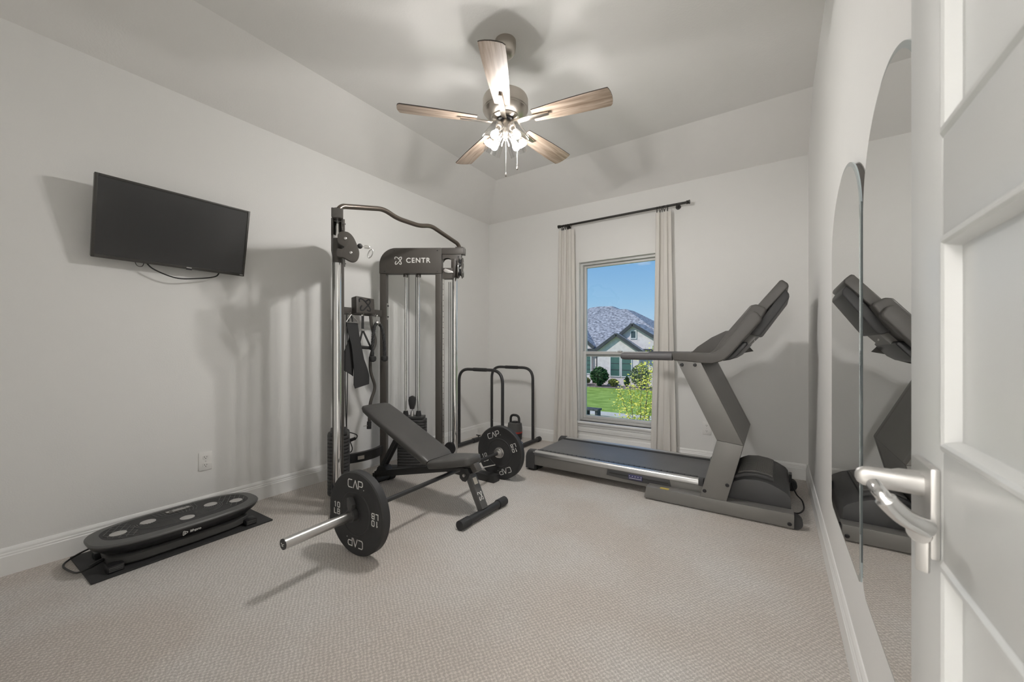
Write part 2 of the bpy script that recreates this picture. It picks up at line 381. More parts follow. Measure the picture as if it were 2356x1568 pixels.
# ------------------------------------------------------------------ room shell
XL, XR, YB, YF = -3.157, 0.2275, 4.123, -0.10
ZW, ZC = 2.743, 3.05
CX0, CY1, CY0 = -2.68, 3.64, 0.38           # flat part of the ceiling
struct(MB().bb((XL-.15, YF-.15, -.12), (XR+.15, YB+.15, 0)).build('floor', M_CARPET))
struct(MB().bb((XL-.15, YF-.15, 0), (XL, YB+.15, ZW+.06)).build('wall_left', M_WALL))
struct(MB().bb((XR, YF-.15, 0), (XR+.15, YB+.15, ZC+.06)).build('wall_right', M_WALL))
WX0, WX1, WZ0, WZ1 = -1.862, -0.945, 0.285, 2.085    # window opening
m = MB()
m.bb((XL, YB, 0), (WX0, YB+.15, ZW+.06)); m.bb((WX1, YB, 0), (XR, YB+.15, ZC)); m.bb((WX0, YB, 0), (WX1, YB+.15, WZ0)); m.bb((WX0, YB, WZ1), (WX1, YB+.15, ZW+.06))
struct(m.build('wall_back', M_WALL))
DX0, DX1, DZ = -0.640, 0.183, 2.06           # doorway behind the camera
m = MB(); m.bb((XL, YF-.12, 0), (DX0, YF, ZC)); m.bb((DX1, YF-.12, 0), (XR, YF, ZC)); m.bb((DX0, YF-.12, DZ), (DX1, YF, ZC))
struct(m.build('wall_front', M_WALL))
m = MB()
P = {k: V(p) for k, p in dict(a=(XL, YF, ZW), b=(XR, YF, ZW), c=(XR, YB, ZW), d=(XL, YB, ZW), e=(CX0, CY0, ZC), f=(XR, CY0, ZC), g=(XR, CY1, ZC), h=(CX0, CY1, ZC)).items()}
for up in (0, 1):
    vv = {k: m.v(p+V((0, 0, .10*up))) for k, p in P.items()}
    for f in ('efgh', 'aehd', 'abfe', 'dhgc'): m.face([vv[k] for k in f])
    if up == 0: lo = vv
for x, y in ('ab', 'bf', 'fg', 'gc', 'cd', 'da'): m.face([lo[x], lo[y], vv[y], vv[x]])
struct(m.build('ceiling', M_CEIL, ang=5))
BBPROF = [(0, 0), (.016, 0), (.016, .092), (.013, .097), (.013, .104), (.010, .110), (.0105, .117), (.0085, .124), (.004, .133), (0, .134)]
def baseboard(name, p0, p1, nrm):
    m = MB(); rs = []
    for p in (p0, p1): rs.append([(p[0]+nrm[0]*a, p[1]+nrm[1]*a, b) for a, b in BBPROF])
    struct(m.rings(rs).build(name, M_TRIM, ang=25))
baseboard('baseboard_left', (XL, YF), (XL, YB), (1, 0)); baseboard('baseboard_back', (XL+.017, YB), (XR-.017, YB), (0, -1))
baseboard('baseboard_right', (XR, YF), (XR, YB), (-1, 0)); baseboard('baseboard_front', (XL+.017, YF), (DX0-.07, YF), (0, 1))
# hallway behind the doorway, with an added globe as unseen fill light
m = MB(); hx0, hx1, hy0, hy1 = -1.4, 1.2, -3.8, YF-.12
m.bb((hx0, hy0, 0), (hx0+.1, hy1, 2.75)); m.bb((hx1-.1, hy0, 0), (hx1, hy1, 2.75)); m.bb((hx0, hy0-.1, 0), (hx1, hy0, 2.75)); m.bb((hx0, hy0, 2.75), (hx1, hy1, 2.85)); m.bb((hx0, hy0, -.1), (hx1, hy1, 0.0))
m.bb((XR, hy1-.01, 0), (hx1, hy1, 2.75))
struct(m.build('wall_hallway', M_WALL))
lamp = thing('fill_pendant', 'round white globe pendant added as fill light in the unseen hallway', 'lamp', (-.22, -2.5, 2.75))
MB().lathe([(.06, 0), (.06, -.02), (.05, -.025), (.01, -.026)], (-.22, -2.5, 2.75)).build('canopy', M_NICKEL2, lamp)
MB().cyl((-.22, -2.5, 2.73), (-.22, -2.5, 2.13), .006, n=8).build('stem', M_NICKEL2, lamp)
MB().lathe([(.03, 2.16), (.05, 2.14), (.05, 2.11)], (-.22, -2.5, 0)).build('cap', M_NICKEL2, lamp)
MB().sphere((-.22, -2.5, 1.91), .22, 24).build('globe', M_HALLFILL, lamp)

# ------------------------------------------------------------------ window
WY = 4.185
win = bpy.data.objects.new('window_1', None); COL.objects.link(win); win.location = ((WX0+WX1)/2, WY, WZ0); struct(win); ROOT[win.name] = V(win.location)
def rect_frame(m, x0, x1, z0, z1, y0, y1, w):
    m.bb((x0, y0, z0), (x0+w, y1, z1)); m.bb((x1-w, y0, z0), (x1, y1, z1)); m.bb((x0+w, y0, z0), (x1-w, y1, z0+w)); m.bb((x0+w, y0, z1-w), (x1-w, y1, z1)); return m
ZM = 1.045
rect_frame(MB(), WX0, WX1, WZ0, WZ1, WY-.02, WY+.06, .028).build('window_frame', M_WINF, win, bevel=.003)
rect_frame(MB(), WX0+.03, WX1-.03, ZM-.03, WZ1-.03, WY+.015, WY+.05, .026).build('upper_sash', M_WINF, win, bevel=.004)
lo = rect_frame(MB(), WX0+.03, WX1-.03, WZ0+.03, ZM+.03, WY-.018, WY+.014, .034).build('lower_sash', M_WINF, win, bevel=.004)
MB().bb((WX0+.058, WY+.03, ZM), (WX1-.058, WY+.036, WZ1-.055)).build('pane', M_GLASS, win)
MB().bb((WX0+.063, WY-.004, WZ0+.063), (WX1-.063, WY+.002, ZM-.003)).build('pane', M_GLASS, win)
MB().box((-1.40, WY-.024, ZM+.032), (.05, .02, .012)).build('sash_lock', M_WINF, win, bevel=.003)
MB().bb((WX0-.05, YB-.045, WZ0-.022), (WX1+.05, WY-.015, WZ0)).build('window_sill', M_TRIM, win, bevel=.006)
m = MB(); m.bb((WX0-.03, YB-.022, WZ0-.055), (WX1+.03, YB, WZ0-.022)); m.bb((WX0-.03, YB-.016, WZ0-.098), (WX1+.03, YB, WZ0-.058)); m.bb((WX0-.03, YB-.012, WZ0-.115), (WX1+.03, YB, WZ0-.098))
m.build('apron_moulding', M_TRIM, win, bevel=.004)

# ------------------------------------------------------------------ curtains and rod
RY, RZ = 4.045, 2.512
rod = thing('curtain_rod', 'dark bronze curtain rod mounted above the window', 'curtain rod', (-1.39, RY, RZ))
MB().cyl((-2.055, RY, RZ), (-.715, RY, RZ), .0115).build('rod', M_ROD, rod)
for x, d in ((-2.055, -1), (-.715, 1)):
    MB().lathe([(.012, 0), (.017, .004), (.017, .016), (.014, .02), (.019, .024), (.019, .034), (.001, .036)], (x, RY, RZ), (d, 0, 0)).build('finial', M_ROD, rod)
for x in (-1.99, -.80):
    m = MB(); m.cyl((x, RY, RZ-.006), (x, YB-.004, RZ-.006), .007, n=10); m.cyl((x, YB-.006, RZ-.006), (x, YB, RZ-.006), .024); m.tube([(x, RY-.02, RZ+.004), (x, RY-.014, RZ-.012), (x, RY, RZ-.018), (x, RY+.014, RZ-.012)], .005, 8)
    m.build('bracket', M_ROD, rod)
ringm = MB()
ringm.tube([(0, .021*math.cos(2*PI*k/18), .021*math.sin(2*PI*k/18)-.010) for k in range(18)], .0026, 6, loop=True); ringm.box((0, 0, -.040), (.006, .010, .018))
ringm = ringm.mesh('curtain_ring', M_ROD)
def curtain(label, tx0, tx1, bx0, bx1, nf, ztop, zbot, seed):
    rnd = random.Random(seed); m = MB(); nu, nv = 84, 34; ph = rnd.random()*6
    amp = [0.6+0.5*rnd.random() for _ in range(nf+2)]
    for side in (0, 1):
        g = []
        for j in range(nv+1):
            t = j/nv; row = []
            z = ztop+(zbot-ztop)*t
            x0 = tx0+(bx0-tx0)*t**1.3; x1 = tx1+(bx1-tx1)*t**1.3
            for i in range(nu+1):
                u = i/nu; q = u+0.012*math.sin(5*t+7*u+ph)
                f = q*nf*2*PI; a = amp[int(q*nf) % len(amp)]*(.020 if t > .08 else .016+.004*t/.08)
                y = RY+.004+a*math.sin(f+ph+.5*math.sin(2.2*t+ph))*(1-.25*t)+.008*math.sin(2.7*f+9*t)*t
                x = x0+(x1-x0)*(u+.055*math.sin(2*f+ph))
                row.append(m.v((x, min(y, YB-.02)+.0022*side, z)))
            g.append(row)
        for j in range(nv):
            for i in range(nu): m.face([g[j][i], g[j][i+1], g[j+1][i+1], g[j+1][i]])
        if side == 0: g0 = g
    for j in range(nv):
        for i in (0, nu): m.face([g0[j][i], g0[j+1][i], g[j+1][i], g[j][i]])
    for i in range(nu):
        for j in (0, nv): m.face([g0[j][i], g0[j][i+1], g[j][i+1], g[j][i]])
    o = m.build('curtain', M_CURT, ang=80); tag(o, label, 'curtain', 'curtains at the window'); return o
curtain('off-white curtain gathered on the left side of the window, by the dip bars', -2.085, -1.905, -2.165, -1.868, 3, 2.462, .012, 3)
curtain('off-white curtain hanging right of the window, behind the treadmill handrail', -1.005, -.862, -1.068, -.812, 2, 2.462, .012, 8)
for x in (-2.04, -2.02, -1.995, -1.965, -1.93, -.985, -.955, -.935, -.915, -.885): inst('curtain_ring', ringm, rod, (x, RY, RZ), Matrix.Rotation(random.uniform(-.25, .25), 3, 'Z'))

# ------------------------------------------------------------------ outlets
def outlet(o, n, label):
    o, n = V(o), V(n); r = V((0, 0, 1)).cross(n); F = frame(o, r, (0, 0, 1), n)
    t = thing('wall_outlet', label, 'outlet', o)
    MB(F).box((0, 0, .003), (.074, .118, .006)).build('cover_plate', M_OUTLET, t, bevel=.002)
    for z in (-.026, .026):
        pc = MB(F).rings([superell(.0165, .0145, .006, 24, 3, 0, z), superell(.0165, .0145, .0085, 24, 3, 0, z)]).build('receptacle', M_OUTLET, t)
        m = MB(F); m.box((-.006, z+.003, .0087), (.0022, .009, .001)); m.box((.006, z+.003, .0087), (.0022, .007, .001)); m.cyl((0, z-.007, .0082), (0, z-.007, .0092), .0025, n=10)
        m.build('slots', M_SLOT, pc)
    MB(F).lathe([(.003, .006), (.003, .0068), (.001, .007)], (0, 0, 0), (0, 0, 1), 10).build('screw', M_STEEL, t)
outlet((XL, 1.012, .364), (1, 0, 0), 'white wall outlet on the left wall above the vibration plate')
outlet((-.545, YB, .350), (0, -1, 0), 'white wall outlet on the back wall behind the treadmill upright')

# ------------------------------------------------------------------ television
tv = thing('television', 'flat black television tilted down on the left wall', 'television', (-3.04, .842, 1.83))
tl = math.asin(.10/.45)
nrm = V((math.cos(tl), 0, -math.sin(tl))); up = V((math.sin(tl), 0, math.cos(tl)))
F = frame((-3.035, .842, 1.835), V((0, 1, 0)), up, nrm)
MB(F).box((0, 0, -.016), (.735, .445, .030)).build('back_shell', M_PLASTIC, tv, bevel=.006)
m = MB(F); w, h = .3685, .223
m.bb((-w, -h, -.004), (-w+.013, h, .006)); m.bb((w-.013, -h, -.004), (w, h, .006)); m.bb((-w+.013, h-.013, -.004), (w-.013, h, .006)); m.bb((-w+.013, -h, -.004), (w-.013, -h+.018, .006))
m.build('bezel', M_TVBEZEL, tv, bevel=.0015)
MB(F).box((0, .0025, .001), (.712, .416, .002)).build('screen', M_TVSCREEN, tv)
m = MB(F); m.box((.06, -h+.001, .0045), (.03, .010, .006)); m.build('sensor_tab', M_PLASTIC, tv, bevel=.002)
m = MB(F); m.box((.06, -h+.010, .0062), (.026, .004, .0008)); m.build('logo', M_WHITE, tv)
m = MB(F); m.box((.35, -h+.009, .0062), (.018, .003, .0008)); m.build('badge', M_WHITE, tv)
m = MB(); m.bb((XL, .72, 1.74), (XL+.02, .96, 1.94)); m.bar((XL+.02, .80, 1.84), (-3.06, .80, 1.85), .03, .10); m.bar((XL+.02, .88, 1.84), (-3.06, .88, 1.85), .03, .10); m.build('wall_mount', M_BLACK, tv)
MB().tube(spline([(-3.10, .70, 1.63), (-3.095, .74, 1.59), (-3.095, .84, 1.555), (-3.10, .94, 1.565), (-3.105, 1.05, 1.595), (-3.11, 1.08, 1.64)]), .004, 8).build('power_cord', M_CORD, tv)
MB().tube(spline([(-3.11, .65, 1.65), (-3.11, .665, 1.605), (-3.11, .69, 1.605), (-3.11, .70, 1.65)]), .0018, 6).build('antenna_wire', M_CORD, tv)

# ------------------------------------------------------------------ ceiling fan
FC = V((-1.413, 2.017, 0)); FZ = 2.543
fan = thing('ceiling_fan', 'five-blade ceiling fan with brushed nickel motor and four glass light shades', 'ceiling fan', (FC.x, FC.y, ZC))
fo = (FC.x, FC.y, 0)
MB().lathe([(.066, 3.05), (.067, 3.02), (.062, 2.985), (.050, 2.965), (.030, 2.955), (.016, 2.953)], fo).build('canopy', M_NICKEL, fan)
MB().cyl((FC.x, FC.y, 2.96), (FC.x, FC.y, 2.69), .0125).build('downrod', M_NICKEL, fan)
MB().lathe([(.02, 2.74), (.022, 2.705), (.06, 2.70), (.115, 2.695), (.138, 2.688), (.143, 2.675), (.143, 2.615), (.139, 2.610), (.139, 2.606), (.128, 2.592), (.098, 2.570), (.092, 2.568), (.088, 2.562), (.070, 2.556), (.03, 2.556)], fo, n=48).build('motor_housing', M_NICKEL, fan)
MB().lathe([(.055, 2.558), (.055, 2.545), (.036, 2.542), (.036, 2.535)], fo, n=32).build('flywheel', M_PLASTIC, fan)
MB().lathe([(.036, 2.543), (.0385, 2.538), (.0385, 2.492), (.036, 2.488), (.033, 2.482), (.028, 2.468), (.019, 2.452), (.012, 2.444), (.010, 2.430), (.004, 2.424)], fo, n=32).build('light_fitter', M_NICKEL, fan)
# one blade along +x, pitched about its length
L0, L1 = .185, .658
def halfw(t): return .047+.021*math.sin(min(1, t*1.15)*PI/2)
pts = []
N = 16
for k in range(N+1):
    t = k/N; pts.append((L0+(L1-.015-L0)*t, halfw(t)))
tip = [(L1-.004, .055), (L1+.001, .03), (L1+.002, 0), (L1-.002, -.03), (L1-.008, -.052)]
outl = pts+tip+[(x, -y*.97) for x, y in pts[::-1]]
bl = MB(); bl.prism(outl, -.003, .003)
bl = bl.mesh('blade', M_WOOD)
bl.materials.append(M_BLADEEDGE)
for p in bl.polygons:
    if abs(p.normal.z) < .5 or p.normal.z > .5: p.material_index = 1
ir = MB(); ir.rings([[(.030, .012, .006), (.030, -.012, .006), (.030, -.012, .014), (.030, .012, .014)], [(.09, .017, -.012), (.09, -.017, -.012), (.09, -.014, -.003), (.09, .014, -.003)],
                     [(.17, .018, -.010), (.17, -.018, -.010), (.17, -.016, -.003), (.17, .016, -.003)], [(.285, .011, -.012), (.285, -.011, -.012), (.285, -.011, -.003), (.285, .011, -.003)]])
ir = ir.mesh('blade_iron', M_NICKEL, bevel=.002)
for k in range(5):
    a = math.radians(11.03+72*k); R = (Matrix.Rotation(a, 3, 'Z') @ Matrix.Rotation(math.radians(-11), 3, 'X'))
    inst('blade', bl, fan, (FC.x, FC.y, FZ), R); inst('blade_iron', ir, fan, (FC.x, FC.y, FZ-.004), R)
shade = MB()
n_ = 28; rs = []
for r, h in [(.022, 0), (.045, .004), (.049, .012), (.0525, .062), (.057, .126), (.0555, .127), (.0505, .062), (.0470, .014), (.022, .007)]:
    rs.append([(r*math.cos(2*PI*k/n_), r*math.sin(2*PI*k/n_), h) for k in range(n_)])
shade = shade.rings(rs, cap=False).mesh('glass_shade', M_SHADE)
bulb = MB().lathe([(.009, .034), (.012, .044), (.019, .058), (.0225, .072), (.0205, .086), (.012, .096), (.001, .099)], n=16).mesh('bulb', M_BULB)
bulb.materials.append(M_BULBR)
for p in bulb.polygons:
    if p.center.z < .070: p.material_index = 1
sock = MB().lathe([(.010, -.030), (.021, -.026), (.023, -.006), (.021, .004), (.0135, .006), (.0135, .036), (.001, .036)], n=16).mesh('socket', M_NICKEL)
for a in (-100, -10, 80, 170):
    a = math.radians(a+1); d = V((math.cos(a), math.sin(a), 0)); ax = (d*math.sin(math.radians(33))-V((0, 0, 1))*math.cos(math.radians(33))).normalized()
    o = V((FC.x, FC.y, 2.487))+d*.058; R = V((0, 0, 1)).rotation_difference(ax).to_matrix()
    MB().tube([V((FC.x, FC.y, 2.482))+d*.02, V((FC.x, FC.y, 2.497))+d*.042, o-ax*.020], .008, 10).build('lamp_arm', M_NICKEL, fan)
    so = inst('socket', sock, fan, o, R); inst('glass_shade', shade, fan, o, R); inst('bulb', bulb, fan, o, R)
for dx, dy, z0, z1 in ((.005, -.004, 2.43, 2.222), (.050, .058, 2.36, 2.275)):
    x, y = FC.x+dx, FC.y+dy
    ch = MB().cyl((x, y, z0 if dx < .03 else 2.47), (x, y, z1), .0014, n=6).build('pull_chain', M_STEEL, fan)
    MB().lathe([(.002, 0), (.0045, -.006), (.0065, -.014), (.0055, -.022), (.001, -.025)], (x, y, z1), n=12).build('chain_pull', M_BLADEEDGE, ch)

# ------------------------------------------------------------------ open door, mirrors on the right wall
door = bpy.data.objects.new('door_1', None); COL.objects.link(door); door.location = (.176, -.07, 0); struct(door); ROOT[door.name] = V(door.location)
dx0, dx1, dy0, dy1 = .141, .176, -.07, .690
st = .113
for y0, y1 in ((dy0, dy0+st), (dy1-st, dy1)): MB().bb((dx0, y0, .012), (dx1, y1, 2.035)).build('stile', M_DOOR, door, bevel=.003)
pz = [(.355, .575), (.688, .907), (1.020, 1.240), (1.341, 1.572), (1.672, 1.905)]
prev = .012
for z0, z1 in pz+[(2.035, 2.035)]:
    MB().bb((dx0, dy0+st, prev), (dx1, dy1-st, z0)).build('rail', M_DOOR, door, bevel=.003); prev = z1
for z0, z1 in pz:
    y0, y1 = dy0+st, dy1-st
    def rect(x, i): return [(x, y0+i, z0+i), (x, y1-i, z0+i), (x, y1-i, z1-i), (x, y0+i, z1-i)]
    m = MB(); m.rings([rect(dx0+.0015, 0), rect(dx0+.003, .003), rect(dx0+.0075, .0075), rect(dx0+.0105, .009)], cap=False)
    vs = [m.v(p) for p in rect(dx0+.0105, .009)]; m.face(vs)
    m.rings([rect(dx1-.0015, 0), rect(dx1-.003, .003), rect(dx1-.0075, .0075), rect(dx1-.0105, .009)], cap=False)
    vs = [m.v(p) for p in rect(dx1-.0105, .009)]; m.face(vs)
    dp = m.build('door_panel', M_DOOR, door, ang=8)
    for xf, q in ((dx0, -1), (dx1, 1)):
        MB().rings([rect(xf-q*.001, -.001), rect(xf+q*.0025, .003), rect(xf+q*.003, .007), rect(xf+q*.001, .010), rect(xf-q*.006, .0125), rect(xf-q*.0105, .0135)], cap=False).build('panel_moulding', M_DOOR, dp, ang=25)

# lever set on the open door
hd = MB().bb((dx0-.008, .580, .905), (dx0, .650, 1.0)).build('handle_plate', M_NICKEL2, door, bevel=.003)
MB().lathe([(.013, 0), (.013, .016), (.011, .022), (.011, .03)], (dx0-.008, .618, .975), (-1, 0, 0)).build('lever_neck', M_NICKEL2, hd)
m = MB(); m.rings([superell(.0065, .0115, 0, 20, 2.4), superell(.0065, .0115, .044, 20, 2.4), superell(.006, .0105, .050, 20, 2.4), superell(.0045, .0075, .0545, 20, 2.4), superell(.0015, .003, .0565, 20, 2.4)]); m.bm.transform(frame((.133, .604, .976), (0, 1, 0), (0, 0, 1), (-1, 0, .03))); m.build('lever', M_NICKEL2, hd, ang=60)
MB().tube(spline([(.088, .575, .978), (.092, .556, .972), (.101, .560, .960), (.114, .570, .947), (.131, .576, .938)]), [.004]+[.007]*10+[.0095]*22, 14).build('thumb_grip', M_CHROME, hd)
MB().lathe([(.001, 0), (.011, .001), (.011, .006), (.001, .007)], (.129, .590, .930), (-.6, -.8, 0)).build('knob', M_NICKEL2, hd)
MB().bar((.129, .587, .925), (.129, .587, .889), .011, .005, (.5, .8, 0)).build('drop_tab', M_NICKEL2, hd, bevel=.002)
for z in (.25, 1.02, 1.80):
    MB().cyl((dx1+.002, dy0-.006, z-.045), (dx1+.002, dy0-.006, z+.045), .007, n=12).build('hinge', M_NICKEL2, door)

def mirror(label, yc, hw, z0, zs, zt):
    t = thing('arched_mirror', label, 'mirror', (XR, yc, z0), 'arched mirrors on the right wall')
    def outline(i):
        r = []
        c = .035
        r += [(yc+hw-i, zs)]
        for k in range(1, 56):
            a = PI*k/56; r.append((yc+(hw-i)*math.cos(a), zs+(zt-zs-i)*math.sin(a)))
        r += [(yc-hw+i, zs), (yc-hw+i, z0+c), (yc-hw+i+c*.3, z0+i+c*.3), (yc-hw+i+c, z0+i), (yc+hw-i-c, z0+i), (yc+hw-i-c*.3, z0+i+c*.3), (yc+hw-i, z0+c)]
        return r
    X0 = .2045
    MB().prism([(p[0], p[1]) for p in outline(.010)], X0+.007, XR, frame((0, 0, 0), (0, 1, 0), (0, 0, 1), (1, 0, 0))).build('backing_board', M_MBACK, t)
    MB().rings([[(X0+.007, *p) for p in outline(0)], [(X0+.003, *p) for p in outline(0)], [(X0+.0012, *p) for p in outline(.014)]], cap=False).build('bevelled_edge', M_MEDGE, t)
    m = MB(); m.prism(outline(.013), X0+.001, X0+.0065, frame((0, 0, 0), (0, 1, 0), (0, 0, 1), (1, 0, 0))); m.build('mirror_glass', M_MIRROR, t)
mirror('frameless arched mirror on the right wall nearest the window wall', 1.885, .360, .42, 1.51, 1.775)
mirror('frameless arched mirror partly hidden behind the open door', 1.205, .288, .42, 1.50, 1.76)

# ------------------------------------------------------------------ cable machine
MX, MY = -2.37, 2.095
mach = thing('cable_machine', 'dark home gym cable machine with two weight stacks and pull-up bar', 'cable machine', (MX, MY, 0))
stad = MB().rings([superell(.13, .078, 0, 40, 3.6), superell(.13, .078, .0215, 40, 3.6)]).mesh('weight_plate', M_IRON, bevel=.0035)
PLATE = [(-.0015, 1.855), (-.0128, 1.8749), (-.0412, 1.8834), (-.0697, 1.8791), (-.0952, 1.855), (-.1151, 1.8152), (-.1322, 1.7641), (-.1322, 1.73), (-.1179, 1.7016), (-.0924, 1.6902), (-.064, 1.6987), (-.0356, 1.7129), (.0014, 1.7186), (.0014, 1.7641), (-.027, 1.7669), (-.0412, 1.7811), (-.0242, 1.7925), (-.0029, 1.8124)]
PLATE = [(p.x, p.y) for p in spline([(a, b, 0) for a, b in PLATE+PLATE[:1]], 4)[:-1]]
for s in (1, -1):
    t = V((.838, s*.546, 0)).normalized(); o = V((-t.y*s, t.x*s, 0)); 
    F = frame((MX-.617, MY+s*.222, 0), t, o, (0, 0, 1))          # q along the tower, n outward, z up
    def mb(): return MB(F)
    for q in (0, .508): mb().bb((q-.028, -.036, .03), (q+.028, .036, 1.80)).build('upright', M_BRONZE, mach, bevel=.004)
    mb().bb((-.05, -.045, 0), (.72, .045, .030)).build('base_rail', M_BLACK, mach, bevel=.004)
    head = [(.538, 1.793), (.538, 2.024), (.12, 2.024)]+[(.12-.15*math.sin(a), 1.874+.15*math.cos(a)) for a in [PI/2*k/10 for k in range(1, 11)]]+[(-.03, 1.793)]
    hp = mb().prism(head, -.044, .044, frame((0, 0, 0), (1, 0, 0), (0, 0, 1), (0, -1, 0))).build('head_plate', M_BRONZE, mach, bevel=.004)
    for q, z in ((.02, 1.812), (.11, 2.0), (.50, 2.0), (.50, 1.812)): mb().cyl((q, -.044, z), (q, -.049, z), .006, .004, 10).build('head_bolt', M_BLACK, hp)
    if s == 1:
        Ft = F @ frame((.325, -.0445, 1.908), (1, 0, 0), (0, 0, 1), (0, -1, 0))
        put_text('lettering', T_CENTR, hp, Ft)
        MB(F).strokes([[(p[0]*.078, p[1]*.078) for p in L] for L in EMBLEM], .0068, frame((.150, -.0445, 1.908), (1, 0, 0), (0, 0, 1), (0, -1, 0))).build('emblem', M_WHITE, hp)
    bm_ = mb().bb((.538, -.034, 1.968), (.735, .034, 2.026)).build('top_beam', M_BRONZE, mach, bevel=.004)
    mb().bb((.733, -.036, 1.966), (.748, .036, 2.028)).build('beam_cap', M_TMBODY, bm_, bevel=.005)
    gus = [(.542, 1.966), (.542, 1.905)]+[(.575+.04*math.cos(a)+.012, 1.905+.030*math.sin(a)) for a in [PI-PI*k/8 for k in range(9)]]+[(.660, 1.872), (.690, 1.872), (.715, 1.91), (.715, 1.966)]
    for n_ in (-.030, .024): mb().prism(gus, n_, n_+.005, frame((0, 0, 0), (1, 0, 0), (0, 0, 1), (0, -1, 0))).build('gusset', M_BRONZE, mach, bevel=.001)
    for q, z in ((.690, 1.945), (.672, 1.905)): mb().cyl((q, -.030, z), (q, -.036, z), .006, n=10).build('bolt', M_BLACK, mach)
    mb().cyl((.652, 0, .03), (.652, 0, 1.968), .0245, n=28).build('chrome_post', M_CHROME, mach)
    mb().bb((.540, -.012, .12), (.556, .012, 1.80)).build('position_strip', M_STEEL, mach)
    m = mb()
    for k in range(30): m.cyl((.548, -.0122, .25+k*.05), (.548, -.0128, .25+k*.05), .0035, n=8)
    stuff(m.build('strip_holes', M_SLOT, mach))
    # sliding carriage with swivel pulley
    mb().cyl((.652, 0, 1.690 if s < 0 else 1.755), (.652, 0, 1.850 if s < 0 else 1.925), .033, n=24).build('carriage_sleeve', M_BRONZE, mach)
    dz = 0 if s < 0 else .045
    mb().bb((.545, -.028, 1.70+dz), (.650, .028, 1.80+dz)).build('carriage_bracket', M_BRONZE, mach, bevel=.004)
    lev = [(.555, 1.775+dz), (.568, 1.792+dz), (.585, 1.788+dz), (.640, 1.765+dz), (.644, 1.752+dz), (.60, 1.750+dz), (.565, 1.758+dz)]
    mb().prism(lev, .029, .037, frame((0, 0, 0), (1, 0, 0), (0, 0, 1), (0, -1, 0))).build('release_lever', M_NICKEL2, mach, bevel=.002)
    Fp = frame((0, 0, 0), (0, 1, 0), (0, 0, 1), (1, 0, 0))
    for q in (.694, .730): pp = mb().prism([(n_, z+dz) for n_, z in PLATE], q, q+.006, Fp).build('pulley_plate', M_BRONZE, mach, bevel=.0015)
    for n_, z in ((-.0484, 1.838+dz), (-.081, 1.747+dz)):
        mb().lathe([(.009, 0), (.009, .003), (.006, .005), (.001, .005)], (.736, n_, z), (1, 0, 0), 12).build('pulley_bolt', M_STEEL, mach)
        mb().lathe([(.036, 0), (.036, .004), (.030, .008), (.030, .014), (.036, .018), (.036, .022)], (.703, n_, z), (1, 0, 0), 24).build('pulley_wheel', M_PLASTIC, mach)
    mb().sphere((.715, -.138, 1.801+dz), .0175, 16).build('cable_stop', M_RUBBER, mach)
    m = mb(); m.tube([(.715, -.152, 1.801+dz), (.715, -.200, 1.797+dz)], .003, 8)
    m.tube(spline([(.715, -.165, 1.808+dz), (.715, -.192, 1.806+dz), (.715, -.200, 1.798+dz), (.715, -.190, 1.790+dz), (.715, -.165, 1.792+dz)]), .0035, 8)
    m.tube([V((.715, -.2045+.013*math.cos(a)-.010*math.sin(a), 1.757+dz+.029*math.sin(a)+.003*math.cos(a))) for a in [2*PI*k/24 for k in range(24)]], .0036, 8, loop=True)
    m.build('carabiner', M_STEEL, mach)
    # weight stack
    for k in range(17):
        w_ = inst('weight_plate', stad, mach, F @ V((.26, 0, .031+.0258*k)), Matrix.Rotation(math.atan2(t.y, t.x), 3, 'Z'))
    for q in (.20, .318):
        mb().cyl((q, 0, .03), (q, 0, 1.79), .0115, n=16).build('guide_rod', M_CHROME, mach)
        mb().lathe([(.026, 0), (.026, .012), (.020, .045), (.013, .047)], (q, 0, .492), (0, 0, 1), 16).build('rubber_bumper', M_RUBBER, mach)
        mb().lathe([(.022, 0), (.022, .03), (.013, .03)], (q, 0, 1.765), (0, 0, 1), 16).build('rod_collar', M_BRONZE, mach)
    mb().bb((.15, -.06, .470), (.37, .06, .492)).build('stack_head', M_BLACK, mach, bevel=.004)
    m = mb(); m.cyl((.26, 0, .48), (.26, 0, .575), .007, n=10); m.lathe([(.020, 0), (.016, .03), (.008, .05)], (.26, 0, .492), (0, 0, 1), 14); m.build('selector_stem', M_STEEL, mach)
    hous = [(.26+x, z) for x, z in ((-.018, .555), (.018, .555), (.030, .60), (.034, .64), (.024, .668), (0, .678), (-.024, .668), (-.034, .64), (-.030, .60))]
    mb().prism(hous, -.016, .016, frame((0, 0, 0), (1, 0, 0), (0, 0, 1), (0, -1, 0))).build('stack_pulley', M_BLACK, mach, bevel=.004)
    for q, z0, z1 in ((.228, .64, 1.79), (.292, .64, 1.79), (.596, .16, 1.72), (.612, .16, 1.72)): mb().cyl((q, 0, z0), (q, 0, z1), .0026, n=6).build('cable', M_CORD, mach)
    for q, z in ((.452, .170), (.595, .135), (.61, .20)):
        mb().lathe([(.055, -.016), (.055, -.010), (.046, -.004), (.046, .004), (.055, .010), (.055, .016)], (q, .018 if z < .15 else -.018, z), (0, 1, 0), 28).build('floor_pulley', M_PLASTIC, mach)
    mb().prism([(.56, .03), (.66, .03), (.66, .10), (.61, .22), (.585, .22), (.56, .12)], -.042, -.037, frame((0, 0, 0), (1, 0, 0), (0, 0, 1), (0, -1, 0))).build('pulley_bracket', M_BLACK, mach)
    for z in (1.50, 1.40): mb().cyl((.028, -.012, z), (.046, -.012, z), .007, n=10).build('latch_knob', M_BLACK, mach)
    mb().bb((.030, -.020, 1.375), (.036, -.004, 1.525)).build('latch_strip', M_STEEL, mach)
    fx = -1.925 if s == 1 else -2.16
